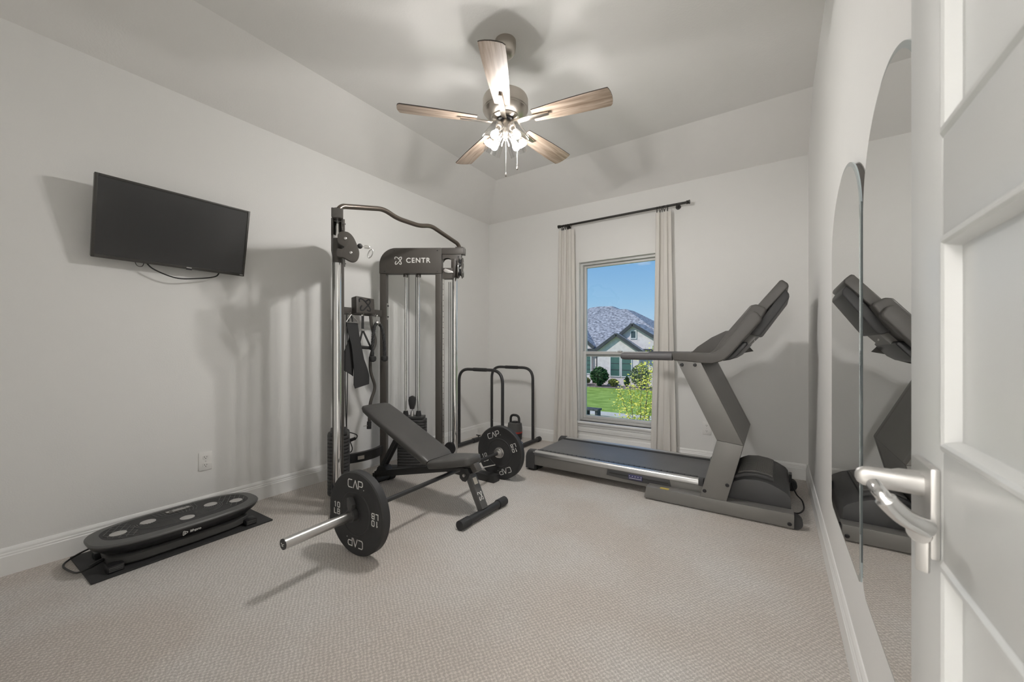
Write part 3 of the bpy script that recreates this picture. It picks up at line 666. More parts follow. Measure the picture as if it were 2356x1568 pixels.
    MB().bb((-2.46, MY+s*.525-.042, 0), (fx, MY+s*.525+.042, .058)).build('floor_foot', M_BLACK, mach, bevel=.005)
# cross members and pull-up bar
MB().bb((MX-.632, MY-.222, 1.398), (MX-.602, MY+.222, 1.458)).build('storage_bar', M_BRONZE, mach, bevel=.003)
m = MB(); rs = []
for k in range(17):
    y = -.205+.41*k/16; x = .065*(1-(y/.205)**2)-.625
    rs.append([(MX+x+.02, MY+y, .150), (MX+x+.02, MY+y, .228), (MX+x-.02, MY+y, .228), (MX+x-.02, MY+y, .150)])
cb = m.rings(rs).build('curved_crossbar', M_BLACK, mach, bevel=.003)
m = MB(); m.box((MX-.537, MY-.075, .190), (.003, .055, .030), Matrix.Rotation(-.22, 3, 'Z')); m.build('sticker', M_STICK, cb)
pb = [(0, -.600, 2.030), (0, -.572, 2.064), (0, -.24, 2.142), (0, -.11, 2.108), (0, .11, 2.108), (0, .24, 2.142), (0, .572, 2.064), (0, .600, 2.030)]
pu = MB().tube(fillet([(MX-.03+p[0], MY+p[1], p[2]) for p in pb], .05), .0175, 16).build('pull_up_bar', M_TUBE, mach)
for s in (1, -1): MB().box((MX-.03, MY+s*.598, 2.030), (.07, .05, .010), Matrix.Rotation(s*.5, 3, 'Z')).build('bar_bracket', M_BRONZE, pu, bevel=.003)
# tilted holder with the emblem on the storage bar
F = frame((MX-.572, MY-.028, 1.478), (0, 1, 0), V((-.12, 0, 1)).normalized(), V((1, 0, .12)).normalized())
bx = MB(F).prism([(-.092, -.072), (.090, -.066), (.094, .064), (-.082, .074)], -.045, .030).build('phone_holder', M_BRONZE, mach, bevel=.008)
MB(F).strokes([[(p[0]*.135, p[1]*.120) for p in L] for L in EMBLEM], .012, Matrix.Translation((0.006, .002, .0302))).build('emblem', M_PLASTIC, bx)
MB(F).box((.098, .0, -.02), (.012, .06, .05)).build('side_clip', M_PLASTIC, bx, bevel=.003)
for y in (1.931, 2.053, 2.170): MB().tube(fillet([(MX-.60, y, 1.412), (MX-.555, y, 1.398), (MX-.548, y, 1.410)], .01), .004, 8).build('storage_hook', M_STEEL, mach)

# ------------------------------------------------------------------ accessories hanging on the storage bar
AX = -2.915
t = thing('ab_strap', 'long black nylon ab strap hanging from a metal ring on the cable machine', 'strap', (AX, 1.95, 1.40), 'cable accessories on the storage bar')
FY = frame((AX, 0, 0), (0, 1, 0), (0, 0, 1), (1, 0, 0))
def bent(poly, x0, thick, bend):
    """strap outline in (y,z), curved gently front to back"""
    m = MB(); m.prism(poly, 0, thick); bmesh.ops.subdivide_edges(m.bm, edges=m.bm.edges, cuts=3, use_grid_fill=True)
    for v in m.bm.verts:
        y, z, d = v.co; v.co = V((x0+d+bend*math.sin((z-.75)*7)+.012*math.sin((y-1.88)*40), y, z))
    return m
bent([(1.888, 1.32), (2.001, 1.326), (2.012, 1.204), (2.039, 1.02), (2.085, .876), (2.085, .807), (1.964, .778), (1.944, .812), (1.94, .933), (1.917, 1.143), (1.898, 1.231)], AX+.004, .008, .012).build('front_strap', M_FABBLK, t, ang=60)
bent([(1.911, 1.18), (1.872, 1.072), (1.872, .933), (1.955, .880), (1.955, 1.083), (1.93, 1.25)], AX-.022, .008, .010).build('rear_strap', M_FABBLK, t, ang=60)
MB().tube(fillet([(AX+.006, 1.931, 1.394), (AX+.006, 1.882, 1.328), (AX+.006, 2.005, 1.326), (AX+.006, 1.931, 1.394), (AX+.006, 1.9, 1.352)], .008), .0042, 8).build('metal_ring', M_STEEL, t)
m = MB()
for y in (1.912, 1.945): m.tube(spline([(AX, 1.931, 1.385), (AX-.004, y, 1.36), (AX, y, 1.32)]), .006, 6)
m.build('webbing_loop', M_FABBLK, t)
t = thing('stirrup_handle', 'black stirrup grip hanging in the middle of the cable machine', 'handle', (AX-.016, 2.06, 1.39), 'cable accessories on the storage bar')
MB().bar((AX-.016, 2.053, 1.39), (AX-.016, 2.053, 1.28), .006, .022, (0, 1, 0)).build('hanger_strap', M_FABBLK, t)
m = MB(); m.tube([(AX-.016, 2.053+.009*math.cos(2*PI*k/16), 1.275+.011*math.sin(2*PI*k/16)) for k in range(16)], .003, 8, loop=True); m.tube([(AX-.016, 2.053+.009*math.cos(2*PI*k/16), 1.390+.011*math.sin(2*PI*k/16)) for k in range(16)], .003, 8, loop=True); m.build('d_ring', M_STEEL, t)
for a, b in (((2.050, 1.262), (2.012, 1.128)), ((2.057, 1.262), (2.132, 1.122))): MB().bar((AX-.016, a[0], a[1]), (AX-.016, b[0], b[1]), .005, .016, (0, 1, .3)).build('side_strap', M_FABBLK, t)
MB().cyl((AX-.016, 2.018, 1.124), (AX-.016, 2.128, 1.116), .0145).build('grip', M_RUBBER, t)
m = MB()
for y, z in ((2.014, 1.1245), (2.131, 1.1155)): m.lathe([(.017, -.004), (.019, 0), (.017, .004)], (AX-.016, y, z), (0, 1, -.07), 16)
m.build('grip_end', M_PLASTIC, t)
t = thing('triceps_rope', 'black twisted triceps rope with rubber ends on the cable machine', 'rope', (AX+.02, 2.17, 1.40), 'cable accessories on the storage bar')
def twisted(m, pts, R, r, turns):
    pts = spline(pts, 14); n = len(pts)
    for st_ in range(3):
        q = []
        for i, p in enumerate(pts):
            a = pts[max(0, i-1)]; b = pts[min(n-1, i+1)]; d = (b-a).normalized(); u = V((1, 0, 0)); u = (u-d*u.dot(d)).normalized(); w = d.cross(u)
            an = 2*PI*(turns*i/n+st_/3); q.append(p+(u*math.cos(an)+w*math.sin(an))*R)
        m.tube(q, r, 6)
X2 = AX+.03
m = MB(); twisted(m, [(X2, 2.165, 1.335), (X2, 2.138, 1.30), (X2, 2.123, 1.206), (X2, 2.116, 1.09), (X2, 2.118, 1.035)], .0075, .0078, 7)
twisted(m, [(X2, 2.175, 1.335), (X2, 2.212, 1.295), (X2, 2.235, 1.20), (X2, 2.243, 1.09), (X2, 2.243, 1.035)], .0075, .0078, 7); m.build('rope', M_FABBLK, t)
for y in (2.118, 2.241): MB().lathe([(.012, .026), (.030, .020), (.032, 0), (.027, -.018), (.010, -.027)], (X2, y, 1.022), (0, 0, 1), 20).build('rubber_end', M_RUBBER, t)
MB().lathe([(.012, -.02), (.018, -.008), (.018, .008), (.012, .02)], (X2, 2.170, 1.335), (0, 1, 0), 14).build('rope_clamp', M_STEEL, t)
MB().tube([(X2-.006, 2.170+.008*math.cos(2*PI*k/16), 1.373+.030*math.sin(2*PI*k/16)) for k in range(16)], .0032, 8, loop=True).build('carabiner', M_STEEL, t)
t = thing('curl_bar', 'dark cambered curl bar hanging upright behind the bench', 'curl bar', (AX-.02, 2.14, 1.40), 'cable accessories on the storage bar')
MB().tube(fillet([(AX-.022, 2.135, 1.395), (AX-.022, 2.146, 1.305), (AX-.022, 2.192, 1.169), (AX-.022, 2.132, 1.043), (AX-.022, 2.132, .911), (AX-.022, 2.188, .767), (AX-.022, 2.130, .640), (AX-.022, 2.122, .47)], .05), .0135, 14).build('bar', M_BRONZE, t)
MB().cyl((AX-.022, 2.122, .475), (AX-.022, 2.119, .412), .019).build('end_cap', M_RUBBER, t)
MB().cyl((AX-.022, 2.112, .442), (AX-.022, 2.066, .444), .0035, n=8).build('pin', M_STEEL, t)
t = thing('cord_handle', 'thin black cord with small grip hanging beside the left weight stack', 'handle', (AX-.02, 1.89, 1.40), 'cable accessories on the storage bar')
X3 = AX-.004
m = MB(); m.tube(spline([(X3, 1.893, 1.398), (X3, 1.884, 1.1), (X3, 1.880, .833), (X3, 1.886, .60), (X3, 1.892, .441)]), .0035, 8); m.tube(spline([(X3, 1.897, 1.398), (X3, 1.902, 1.1), (X3, 1.902, .833), (X3, 1.896, .60), (X3, 1.894, .441)]), .0035, 8); m.build('cord', M_CORD, t)
MB().sphere((X3, 1.896, .432), .021, 14).build('knob', M_RUBBER, t)
MB().tube(spline([(X3, 1.902, .425), (X3, 1.96, .402), (X3, 1.992, .378), (X3, 1.972, .352), (X3, 1.905, .345), (X3, 1.903, .410)]), .0042, 8).build('loop', M_FABBLK, t)
MB().cyl((X3, 1.905, .352), (X3, 1.972, .358), .013).build('grip', M_RUBBER, t)
MB().tube(spline([(X3, 1.925, .345), (X3, 1.945, .285), (X3, 1.935, .255), (X3, 1.918, .262), (X3, 1.915, .300)]), .0042, 8).build('tail_loop', M_CORD, t)

# ------------------------------------------------------------------ adjustable bench
BY = 2.04
bench = thing('weight_bench', 'charcoal vinyl adjustable incline bench in front of the cable machine', 'bench', (-2.1, BY, 0))
def pad(p0, p1, th, wf, name, nseg=22):
    """cushion whose top centre line runs p0->p1 in the x,z plane; wf(t) half width"""
    p0, p1 = V(p0), V(p1); d = (p1-p0); L = d.length; d.normalize(); up = V((-d.z, 0, d.x)); up = up if up.z > 0 else -up
    m = MB(); rs = []
    for k in range(nseg+1):
        t = k/nseg; e = min(t, 1-t)*L; edge = min(1, e/.022); rnd = math.sqrt(max(0, 1-(1-edge)**2))
        hw = wf(t)-.010*(1-rnd); h = th/2*(.62+.38*rnd); c = p0+d*L*t-up*th/2
        ring = []
        for (x, y, z) in superell(hw, h, 0, 36, 5.0): ring.append(c+V((0, 1, 0))*x+up*y)
        rs.append(ring)
    return m.rings(rs).build(name, M_VINYL, bench, ang=60)
bp = pad((-2.000, BY, .345), (-2.745, BY, .665), .062, lambda t: .138-.012*max(0, (t-.8)/.2), 'back_pad')
sp_ = pad((-2.005, BY, .335), (-1.685, BY, .396), .062, lambda t: .142-.072*max(0, (t-.2)/.8)**1.4, 'seat_pad')
MB().bar((-2.70, BY, .575), (-2.02, BY, .285), .10, .022).build('back_plate', M_BLACK, bench, bevel=.002)
MB().bar((-2.72, BY, .085), (-1.78, BY, .304), .050, .048).build('main_beam', M_BLACK, bench, bevel=.004)
MB().bar((-1.98, BY, .275), (-1.70, BY, .330), .050, .035).build('seat_rail', M_BLACK, bench, bevel=.003)
MB().bar((-1.690, BY, .30), (-1.655, BY, .325), .055, .055).build('seat_bracket', M_TMBODY, bench, bevel=.003)
for y in (-.022, .022): MB().bar((-2.44, BY+y, .435), (-2.66, BY+y, .125), .010, .032).build('support_strut', M_BLACK, bench, bevel=.002)
MB().prism([(-2.70, .110), (-2.56, .140), (-2.59, .175), (-2.66, .165)], -.032, .032, frame((0, BY, 0), (1, 0, 0), (0, 0, 1), (0, -1, 0))).build('strut_bracket', M_BLACK, bench, bevel=.003)
MB().cyl((-2.72, BY-.16, .034), (-2.72, BY+.16, .034), .028).build('rear_foot', M_BLACK, bench)
MB().bar((-2.72, BY, .05), (-2.72, BY, .09), .05, .05, (0, 1, 0)).build('rear_post', M_BLACK, bench)
for y in (-.135, .135): MB().cyl((-2.72, BY+y-.03, .034), (-2.72, BY+y+.03, .034), .034).build('rear_foot_cap', M_RUBBER, bench)
m = MB(); prof = [(-1.772, .300), (-1.790, .262), (-1.785, .232), (-1.762, .215), (-1.735, .215), (-1.715, .235), (-1.700, .275), (-1.715, .305)]
for y in (-.036, .030): m.prism([(x, z) for x, z in prof], -y-.006, -y, frame((0, BY, 0), (1, 0, 0), (0, 0, 1), (0, -1, 0)))
m.build('pivot_plate', M_BLACK, bench, bevel=.001)
leg = MB().bar((-1.722, BY, .262), (-1.612, BY, .050), .062, .045).build('front_leg', M_GREYP, bench, bevel=.004)
ld = V((-1.612+1.722, 0, .050-.262)).normalized(); ln = V((-ld.z, 0, ld.x))
F = frame(V((-1.667, BY, .156))+ln*.0228, (0, 1, 0), -ld, ln)
MB(F).strokes([[(p[0]*.050, p[1]*.062-.036) for p in L] for L in EMBLEM], .0042, Matrix.Identity(4)).build('emblem', M_WHITE, leg)
MB(F).box((0, .066, .0005), (.036, .045, .001)).build('sticker', M_STICK, leg)
MB().cyl((-1.604, BY-.235, .030), (-1.604, BY+.235, .030), .0255).build('front_foot', M_BLACK, bench)
for s in (-1, 1): MB().cyl((-1.604, BY+s*.24, .0305), (-1.604, BY+s*.155, .0305), .0305).build('foot_cap', M_RUBBER, bench)
MB().tube(fillet([(-1.735, BY-.04, .262), (-1.735, BY-.055, .262)], .01), .010, 12).build('pivot_knob', M_STEEL, bench)
MB().bar((-1.72, BY+.02, .285), (-1.63, BY+.16, .300), .012, .004, (0, 0, 1)).build('seat_lever', M_STEEL, bench, bevel=.001)

# ------------------------------------------------------------------ barbell with bumper plates
B0, B1 = V((-1.864, .889, .225)), V((-1.969, 3.055, .225)); bd = (B1-B0).normalized(); bl_ = (B1-B0).length
def bt(y): return B0+bd*((y-B0.y)/bd.y)
bar = thing('barbell', 'long steel barbell lying under the bench with a plate at each end', 'barbell', (B0+B1)/2)
MB().cyl(bt(1.30), bt(2.74), .0142, n=18).build('shaft', M_BLACK, bar)
for y0, y1, c0 in ((.893, 1.335, .889), (2.690, 3.051, 3.055)):
    sl = MB().cyl(bt(y0), bt(y1), .0250, n=28).build('sleeve', M_STEEL, bar)
    MB().cyl(bt(c0), bt(y0 if c0 < 2 else y1), .0245, n=28).build('end_cap', M_BLACK, sl)
for y0, y1 in ((1.318, 1.345), (2.660, 2.690)): MB().lathe([(.016, 0), (.040, .001), (.040, .020), (.038, .022), (.024, .023), (.024, .045), (.016, .046)], bt(y0 if y0 < 2 else y1), bd if y0 < 2 else -bd, 28).build('sleeve_collar', M_STEEL, bar)
FA = frame(bt(.8885), V((1, 0, 0)), (0, 0, 1), -bd)
MB(FA).strokes([[(-.012, .004), (0, -.002), (.012, .004)], [(-.006, -.007), (.006, -.007)]], .003, Matrix.Identity(4)).build('end_mark', M_WHITE, bar)
GLY = {'C': [[(.95, 1), (.18, 1), (0, .82), (0, .18), (.18, 0), (.95, 0)]], 'A': [[(0, 0), (.5, 1), (1, 0)]], 'P': [[(0, 0), (0, 1), (.82, 1), (1, .84), (1, .52), (.82, .36), (.22, .36)]], '.': [[(0, .02), (.06, .02)]],
       '1': [[(.25, .86), (.5, 1), (.5, 0)]], '0': [[(.15, 0), (.85, 0), (1, .15), (1, .85), (.85, 1), (.15, 1), (0, .85), (0, .15), (.15, 0)]], 'L': [[(0, 1), (0, 0), (.9, 0)]], 'B': [[(0, 0), (0, 1), (.8, 1), (.95, .85), (.95, .65), (.8, .52), (0, .52)], [(.8, .52), (1, .36), (1, .15), (.85, 0), (0, 0)]]}
def word(txt, cx, cy, h, w, gap):
    L = []; n = len([c for c in txt if c != '.']); x = cx-(n*w+(n-1)*gap)/2
    for c in txt:
        ww = w if c != '.' else w*.2
        for g in GLY[c]: L.append([(x+p[0]*ww, cy-h/2+p[1]*h) for p in g])
        x += ww+gap
    return L
def plate(label, y, th, rot):
    c = bt(y); t = thing('bumper_plate', label, 'weight plate', c, 'bumper plates on the barbell')
    MB().lathe([(.0255, -th/2), (.110, -th/2), (.114, -th/2-.003), (.118, -th/2-.003), (.122, -th/2), (.196, -th/2), (.200, -th/2-.002), (.219, -th/2-.002), (.2245, -th/2+.004), (.2245, th/2-.004), (.219, th/2+.002), (.200, th/2+.002), (.196, th/2), (.122, th/2), (.118, th/2+.003), (.114, th/2+.003), (.110, th/2), (.0255, th/2), (.0255, -th/2)], c, bd, 72).build('disc', M_RUBBER, t)
    MB().lathe([(.0254, -th/2-.002), (.046, -th/2-.002), (.046, th/2+.002), (.0254, th/2+.002), (.0254, -th/2-.002)], c, bd, 40).build('hub_ring', M_STEEL if y > 2 else M_RUBBER, t)
    lines = []
    for s in (1, -1):
        for L in word('CAP.', 0, .158, .042, .034, .009)+word('10', -.158, .019, .027, .019, .010)+word('LB', -.158, -.019, .027, .019, .010): lines.append([(s*a, s*b) for a, b in L])
    ca, sa = math.cos(rot), math.sin(rot); lines = [[(a*ca-b*sa, a*sa+b*ca) for a, b in L] for L in lines]
    rt_ = V((0, 0, 1)).cross(bd).normalized()*-1
    MB().strokes(lines, .0046, frame(c-bd*(th/2), bd.cross(V((0, 0, 1))).normalized(), (0, 0, 1), -bd), .0012).build('lettering', M_WHITE, t)
plate('black bumper plate on the near end of the barbell, with a locking clip', 1.296, .046, 0)
plate('black bumper plate on the far end of the barbell, beside the treadmill', 2.715, .046, math.radians(22))
clip = thing('barbell_clip', 'black plastic locking clip on the barbell sleeve against the near plate', 'clip', bt(1.245), None)
MB().lathe([(.0256, 0), (.036, .001), (.036, .028), (.0256, .029), (.0256, 0)], bt(1.238), bd, 28).build('collar', M_IRON, clip)
FCp = frame(bt(1.236), bd.cross(V((0, 0, 1))).normalized(), (0, 0, 1), bd)
MB(FCp).prism([(-.014, .030), (.016, .030), (.020, .060), (.010, .078), (-.006, .098), (-.024, .092), (-.022, .05)], 0, .026).build('latch', M_IRON, clip, bevel=.003)

# ------------------------------------------------------------------ dip bars and kettlebell
dip = thing('dip_station', 'black tubular dip bar stand in the corner left of the window', 'dip bars', (-2.63, 3.58, 0))
for y in (3.28, 3.885):
    MB().tube(fillet([(-2.93, y, .03), (-2.93, y, .880), (-2.335, y, .880), (-2.335, y, .03)], .14, 10), .0165, 14).build('bar_frame', M_BLACK, dip)
    MB().cyl((-2.72, y, .880), (-2.545, y, .880), .0195, n=18).build('foam_grip', M_RUBBER, dip)
    for x in (-2.93, -2.335): MB().cyl((x-.02, y, .22), (x+.022, y, .22), .005, n=8).build('leg_bolt', M_STEEL, dip)
for x in (-2.93, -2.335):
    b_ = MB().cyl((x, 3.13, .030), (x, 4.02, .030), .022, n=18).build('floor_tube', M_BLACK, dip)
    for y in (3.13, 4.02): MB().cyl((x, y-.02, .030), (x, y+.02, .030), .030, n=20).build('end_cap', M_RUBBER, b_)
    MB().cyl((x, 3.52, .030), (x, 3.60, .030), .027, n=18).build('joint_sleeve', M_BLACK, b_)
    m = MB(); m.cyl((x, 3.62, .05), (x, 3.62, .075), .006, n=8); m.cyl((x-.03, 3.62, .075), (x+.03, 3.62, .075), .006, n=8); m.build('clamp_knob', M_BLACK, b_)
kb = thing('kettlebell', 'black adjustable kettlebell with a red band under the dip bars', 'kettlebell', (-2.615, 3.93, 0))
kx, ky = -2.615, 3.93
MB().rings([superell(.068, .055, .0, 36, 2.8, kx, ky), superell(.080, .064, .01, 36, 2.8, kx, ky), superell(.088, .070, .09, 36, 2.8, kx, ky)]).build('base', M_RUBBER, kb, bevel=.004)
MB().rings([superell(.089, .071, .09, 36, 2.8, kx, ky), superell(.089, .071, .108, 36, 2.8, kx, ky)]).build('red_band', M_RED, kb)
MB().rings([superell(.088, .070, .108, 36, 2.8, kx, ky), superell(.088, .070, .150, 36, 2.8, kx, ky), superell(.080, .064, .205, 36, 2.8, kx, ky), superell(.070, .056, .212, 36, 2.8, kx, ky)]).build('body', M_GREYP, kb)
MB().tube(fillet([(kx-.060, ky, .19), (kx-.062, ky, .30), (kx+.062, ky, .30), (kx+.060, ky, .19)], .06, 8), .0145, 14).build('handle', M_RUBBER, kb)
MB().lathe([(.040, .20), (.040, .218), (.032, .228), (.001, .230)], (kx, ky, 0), n=24).build('dial', M_PLASTIC, kb)

# ------------------------------------------------------------------ treadmill
tm = thing('treadmill', 'grey motorised treadmill with tall angled console along the back wall', 'treadmill', (-.85, 3.4, 0))
Y0, Y1 = 3.05, 3.72
def xz(poly, ya, yb): return MB().prism([(x, z) for x, z in poly], -yb, -ya, frame((0, 0, 0), (1, 0, 0), (0, 0, 1), (0, -1, 0)))
MB().bb((-1.84, Y0+.02, .07), (-.30, Y1-.02, .165)).build('deck', M_TMGREY, tm, bevel=.004)
MB().bb((-1.80, Y0+.085, .163), (-.30, Y1-.085, .174)).build('walking_belt', M_BELT, tm, bevel=.003)
MB().cyl((-1.80, Y0+.085, .138), (-1.80, Y1-.085, .138), .036).build('rear_roller', M_BELT, tm)
for y, s in ((Y0, -1), (Y1, 1)):
    a, b = (y, y+.035) if s < 0 else (y-.035, y)
    MB().bb((-1.84, a, .056), (-.43, b, .145)).build('side_panel', M_TMGREY, tm, bevel=.003)
    xr = MB(); c = (a+b)/2
    xr.rings([[(x, c+dy, .145+dz) for dy, dz in ((-.022, 0), (-.022, .020), (-.012, .036), (.010, .040), (.022, .036), (.022, 0))] for x in (-1.83, -.455)])
    xr.build('side_rail', M_TMRAIL, tm, ang=50)
    c2 = c-s*.040
    g = MB().box((-1.14, c2, .172), (1.36, .036, .016)).build('foot_strip', M_TMDARK, tm)
    tr = MB().box((0, 0, 0), (.036, .034, .006)).mesh('tread_block', M_TMDARK, bevel=.001) if s < 0 else None
    if tr:
        for k in range(32): inst('tread_block', tr, g, (-1.78+k*.0415, c2, .182))
    MB().rings([[(x, c-s*0+dy, dz) for dy, dz in ((-.026, .02), (-.026, .150+h), (-.012, .180+h), (.024, .186+h), (.026, .02))] for x, h in ((-1.905, -.030), (-1.885, 0), (-1.815, .004))]).build('rear_end_cap', M_TMDARK, tm, bevel=.003)
    MB().bb((-.458, c-.026, .138), (-.425, c+.026, .190)).build('front_end_cap', M_TMDARK, tm, bevel=.005)
MB().bb((-1.86, Y0+.06, .012), (-1.79, Y0+.12, .10)).build('rear_foot', M_RUBBER, tm); MB().bb((-1.86, Y1-.12, .012), (-1.79, Y1-.06, .10)).build('rear_foot', M_RUBBER, tm)
for x in (-1.86,): MB().bb((x-.035, Y0+.02, 0), (x+.05, Y0+.06, .06)).build('rear_foot_pad', M_RUBBER, tm, bevel=.004)
MB().bb((-1.86-.035, Y1-.06, 0), (-1.81, Y1-.02, .06)).build('rear_foot_pad', M_RUBBER, tm, bevel=.004)
# speed key slider on the near side panel
sl = xz([(-1.135, .092), (-1.128, .136), (-.652, .138), (-.640, .090), (-.80, .082), (-1.0, .084)], Y0-.008, Y0).build('speed_slider', M_TMDARK, tm, bevel=.002)
MB().bb((-1.11, Y0-.0095, .110), (-.66, Y0-.004, .118)).build('slot', M_SLOT, sl)
kp = MB().bb((-.955, Y0-.018, .095), (-.848, Y0-.006, .132)).build('key_pad', M_LCD, sl, bevel=.004)
m = MB()
for k in range(5): m.box((-.945+k*.022, Y0-.0185, .121), (.005, .001, .005))
for k in range(9): m.box((-.942+k*.0105, Y0-.0185, .106), (.007, .001, .004))
m.build('key_marks', M_WHITE, kp)
UP = [(-.585, 1.03), (-.434, 1.03), (-.175, .48), (-.277, .08), (-.439, .08), (-.331, .495)]
for ya, yb in ((2.955, 3.035), (3.735, 3.815)):
    near = ya < 3.2; yo = ya if near else yb; s = -1 if near else 1
    xz([(-.812, .010), (-.795, .095), (.093, .098), (.093, .010)], ya-.006, yb+.006).build('base_frame', M_TMGREY, tm, bevel=.004)
    xz([(-.331, .495), (-.175, .48), (-.277, .08), (-.439, .08)], ya, yb).build('lower_upright', M_TMGREY, tm, bevel=.003)
    xz([(-.585, 1.03), (-.434, 1.03), (-.175, .4815), (-.331, .4965)], ya, yb).build('upper_upright', M_TMGREY, tm, bevel=.003)
    for x, z in ((-.55, 1.0), (-.465, 1.0), (-.405, .14), (-.268, .205), (.070, .035)): MB().lathe([(.012, 0), (.012, .003), (.008, .006), (.001, .006)], (x, yo+(.006*s if x > 0 else 0), z), (0, s, 0), 14).build('bolt', M_PLASTIC, tm)
    m = MB(); rs = []
    yc = (ya+yb)/2
    for x, r in ((-1.002, .006), (-.998, .018), (-.988, .025), (-.97, .0285), (-.62, .0285)): rs.append([(x, yc+r*math.cos(2*PI*k/18), 1.055+r*math.sin(2*PI*k/18)) for k in range(18)])
    m.rings(rs).build('hand_grip', M_GRIP, tm)
    xz([(-.622, 1.086), (-.50, 1.085), (-.372, 1.083), (-.340, 1.090), (-.318, 1.108), (-.140, 1.348), (-.120, 1.360), (-.098, 1.346), (-.077, 1.317), (-.077, 1.294), (-.260, 1.063), (-.285, 1.040), (-.311, 1.026), (-.358, 1.010), (-.43, 1.014), (-.607, 1.028)], ya-.004, yb+.004).build('console_arm', M_TMBODY, tm, bevel=.012, seg=3)
    MB().cyl((.096, ya+.012, .042), (.096, yb-.012, .042), .042, n=24).build('transport_wheel', M_RUBBER, tm)
MB().bb((-.80, 3.04, .02), (-.74, 3.73, .07)).build('base_crossbar', M_TMGREY, tm); MB().bb((.02, 3.04, .03), (.08, 3.73, .09)).build('base_crossbar', M_TMGREY, tm)
xz([(-.452, 1.03), (-.434, 1.03), (-.176, .482), (-.194, .482)], 3.035, 3.735).build('mast_panel', M_TMGREY, tm)
xz([(-.194, .480), (-.176, .480), (-.246, .205), (-.264, .205)], 3.035, 3.735).build('lower_mast_panel', M_TMGREY, tm)
MB().bb((-.70, 2.953, .0965), (-.64, 2.985, .0975)).build('warning_sticker', M_YEL, tm)
hood = [(-.300, .060), (-.255, .185), (-.235, .213), (-.18, .238), (-.115, .246), (-.05, .238), (.01, .217), (.06, .188), (.078, .165), (.082, .060)]
hd_ = xz(hood, 3.045, 3.725).build('motor_hood', M_TMDARK, tm, bevel=.006)
top = [(-.255, .200), (-.235, .232), (-.18, .258), (-.115, .266), (-.05, .258), (-.012, .246), (-.012, .225), (-.115, .24), (-.235, .205)]
xz(top, 3.12, 3.65).build('vent_panel', M_TMDARK, hd_, bevel=.003)
rm = MB(); rs = []
for x, z in [(-.22, .243), (-.18, .261), (-.115, .269), (-.05, .261), (-.018, .251)]: rs.append([(x, -.007, z-.006), (x, -.005, z+.006), (x, .005, z+.006), (x, .007, z-.006)])
rm = rm.rings(rs).mesh('vent_rib', M_TMBODY)
for k in range(19): inst('vent_rib', rm, hd_, (0, 3.17+k*.0245, 0))
# console: body between the arms, book shield, display, rear housing and pod
xz([(-.630, 1.060), (-.568, 1.125), (-.458, 1.205), (-.352, 1.259), (-.290, 1.265), (-.150, 1.09), (-.33, 1.05)], 3.728, 3.742).build('inner_shield', M_TMBODY, tm, bevel=.002)
con = xz([(-.45, 1.04), (-.36, 1.10), (-.270, 1.235), (-.140, 1.402), (-.105, 1.408), (-.060, 1.385), (-.050, 1.365), (-.115, 1.25), (-.26, 1.075), (-.33, 1.03)], 3.035, 3.735).build('console_body', M_TMBODY, tm, bevel=.014, seg=3)
xz([(-.120, 1.385), (.020, 1.560), (.034, 1.566), (.066, 1.538), (.070, 1.515), (.050, 1.495), (-.085, 1.330)], 3.10, 3.67).build('display_top', M_TMBODY, con, bevel=.010, seg=3)
xz([(-.152, 1.212), (-.101, 1.198), (-.085, 1.205), (.074, 1.450), (.072, 1.472), (.057, 1.500), (.040, 1.500)], 3.13, 3.64).build('rear_housing', M_TMDARK, con, bevel=.008, seg=3)
xz([(-.235, 1.13), (-.195, 1.158), (-.166, 1.158), (-.158, 1.142), (-.222, 1.062), (-.262, 1.036), (-.310, 1.026), (-.30, 1.06)], 3.09, 3.68).build('lower_pod', M_PLASTIC, con, bevel=.008, seg=3)
xz([(-.215, 1.155), (-.150, 1.235), (-.108, 1.215), (-.106, 1.200), (-.160, 1.140)], 3.20, 3.57).build('hinge_bracket', M_TMGREY, con)
m = MB(); m.box((.028, 3.22, 1.418), (.004, .05, .014), Matrix.Rotation(.58, 3, 'Y')); m.box((-.128, 3.35, 1.17), (.004, .03, .014)); m.build('rear_label', M_WHITE, con)
MB().tube(spline([(.085, 3.60, .14), (.100, 3.56, .10), (.125, 3.52, .05), (.155, 3.46, .03), (.160, 3.36, .008), (.13, 3.26, .007), (.09, 3.24, .007)]), .0045, 8).build('power_cord', M_CORD, tm)
MB().bb((.080, 3.55, .12), (.098, 3.62, .18)).build('power_inlet', M_PLASTIC, tm)

# ------------------------------------------------------------------ vibration plate on its mat
Rm = Matrix.Rotation(math.radians(1.5), 4, 'Z')
mt = MB(Matrix.Translation((-2.905, .815, 0)) @ Rm).box((0, 0, .005), (.43, .815, .010)).build('exercise_mat', M_RUBBER, None, bevel=.003)
tag(mt, 'thin black rubber mat under the vibration plate by the left wall', 'mat')
vp = thing('vibration_plate', 'black oval vibration plate with round grey pads on a mat', 'vibration plate', (-2.865, .805, .010))
FV = Matrix.Translation((-2.865, .805, 0)) @ Matrix.Rotation(math.radians(1.5), 4, 'Z')
def hull(specs, p=3.0): 
    return MB(FV).rings([superell(a, b, z, 64, p) for a, b, z in specs])
hull([(.120, .300, .012), (.135, .318, .025), (.142, .325, .060), (.130, .310, .068)], 4).build('base_shell', M_GREYP, vp)
m = MB(FV); rs = []
for (a, b, z) in ((.120, .285, .070), (.150, .330, .080), (.180, .372, .112), (.187, .380, .126), (.189, .383, .134)):
    rs.append(superell(a, b, z, 64, 2.9))
m.rings(rs).build('platform_skirt', M_PLASTIC, vp)
hull([(.190, .384, .134), (.191, .385, .140), (.186, .380, .147), (.150, .338, .152), (.140, .325, .152)], 2.9).build('platform_rim', M_GREYP, vp)
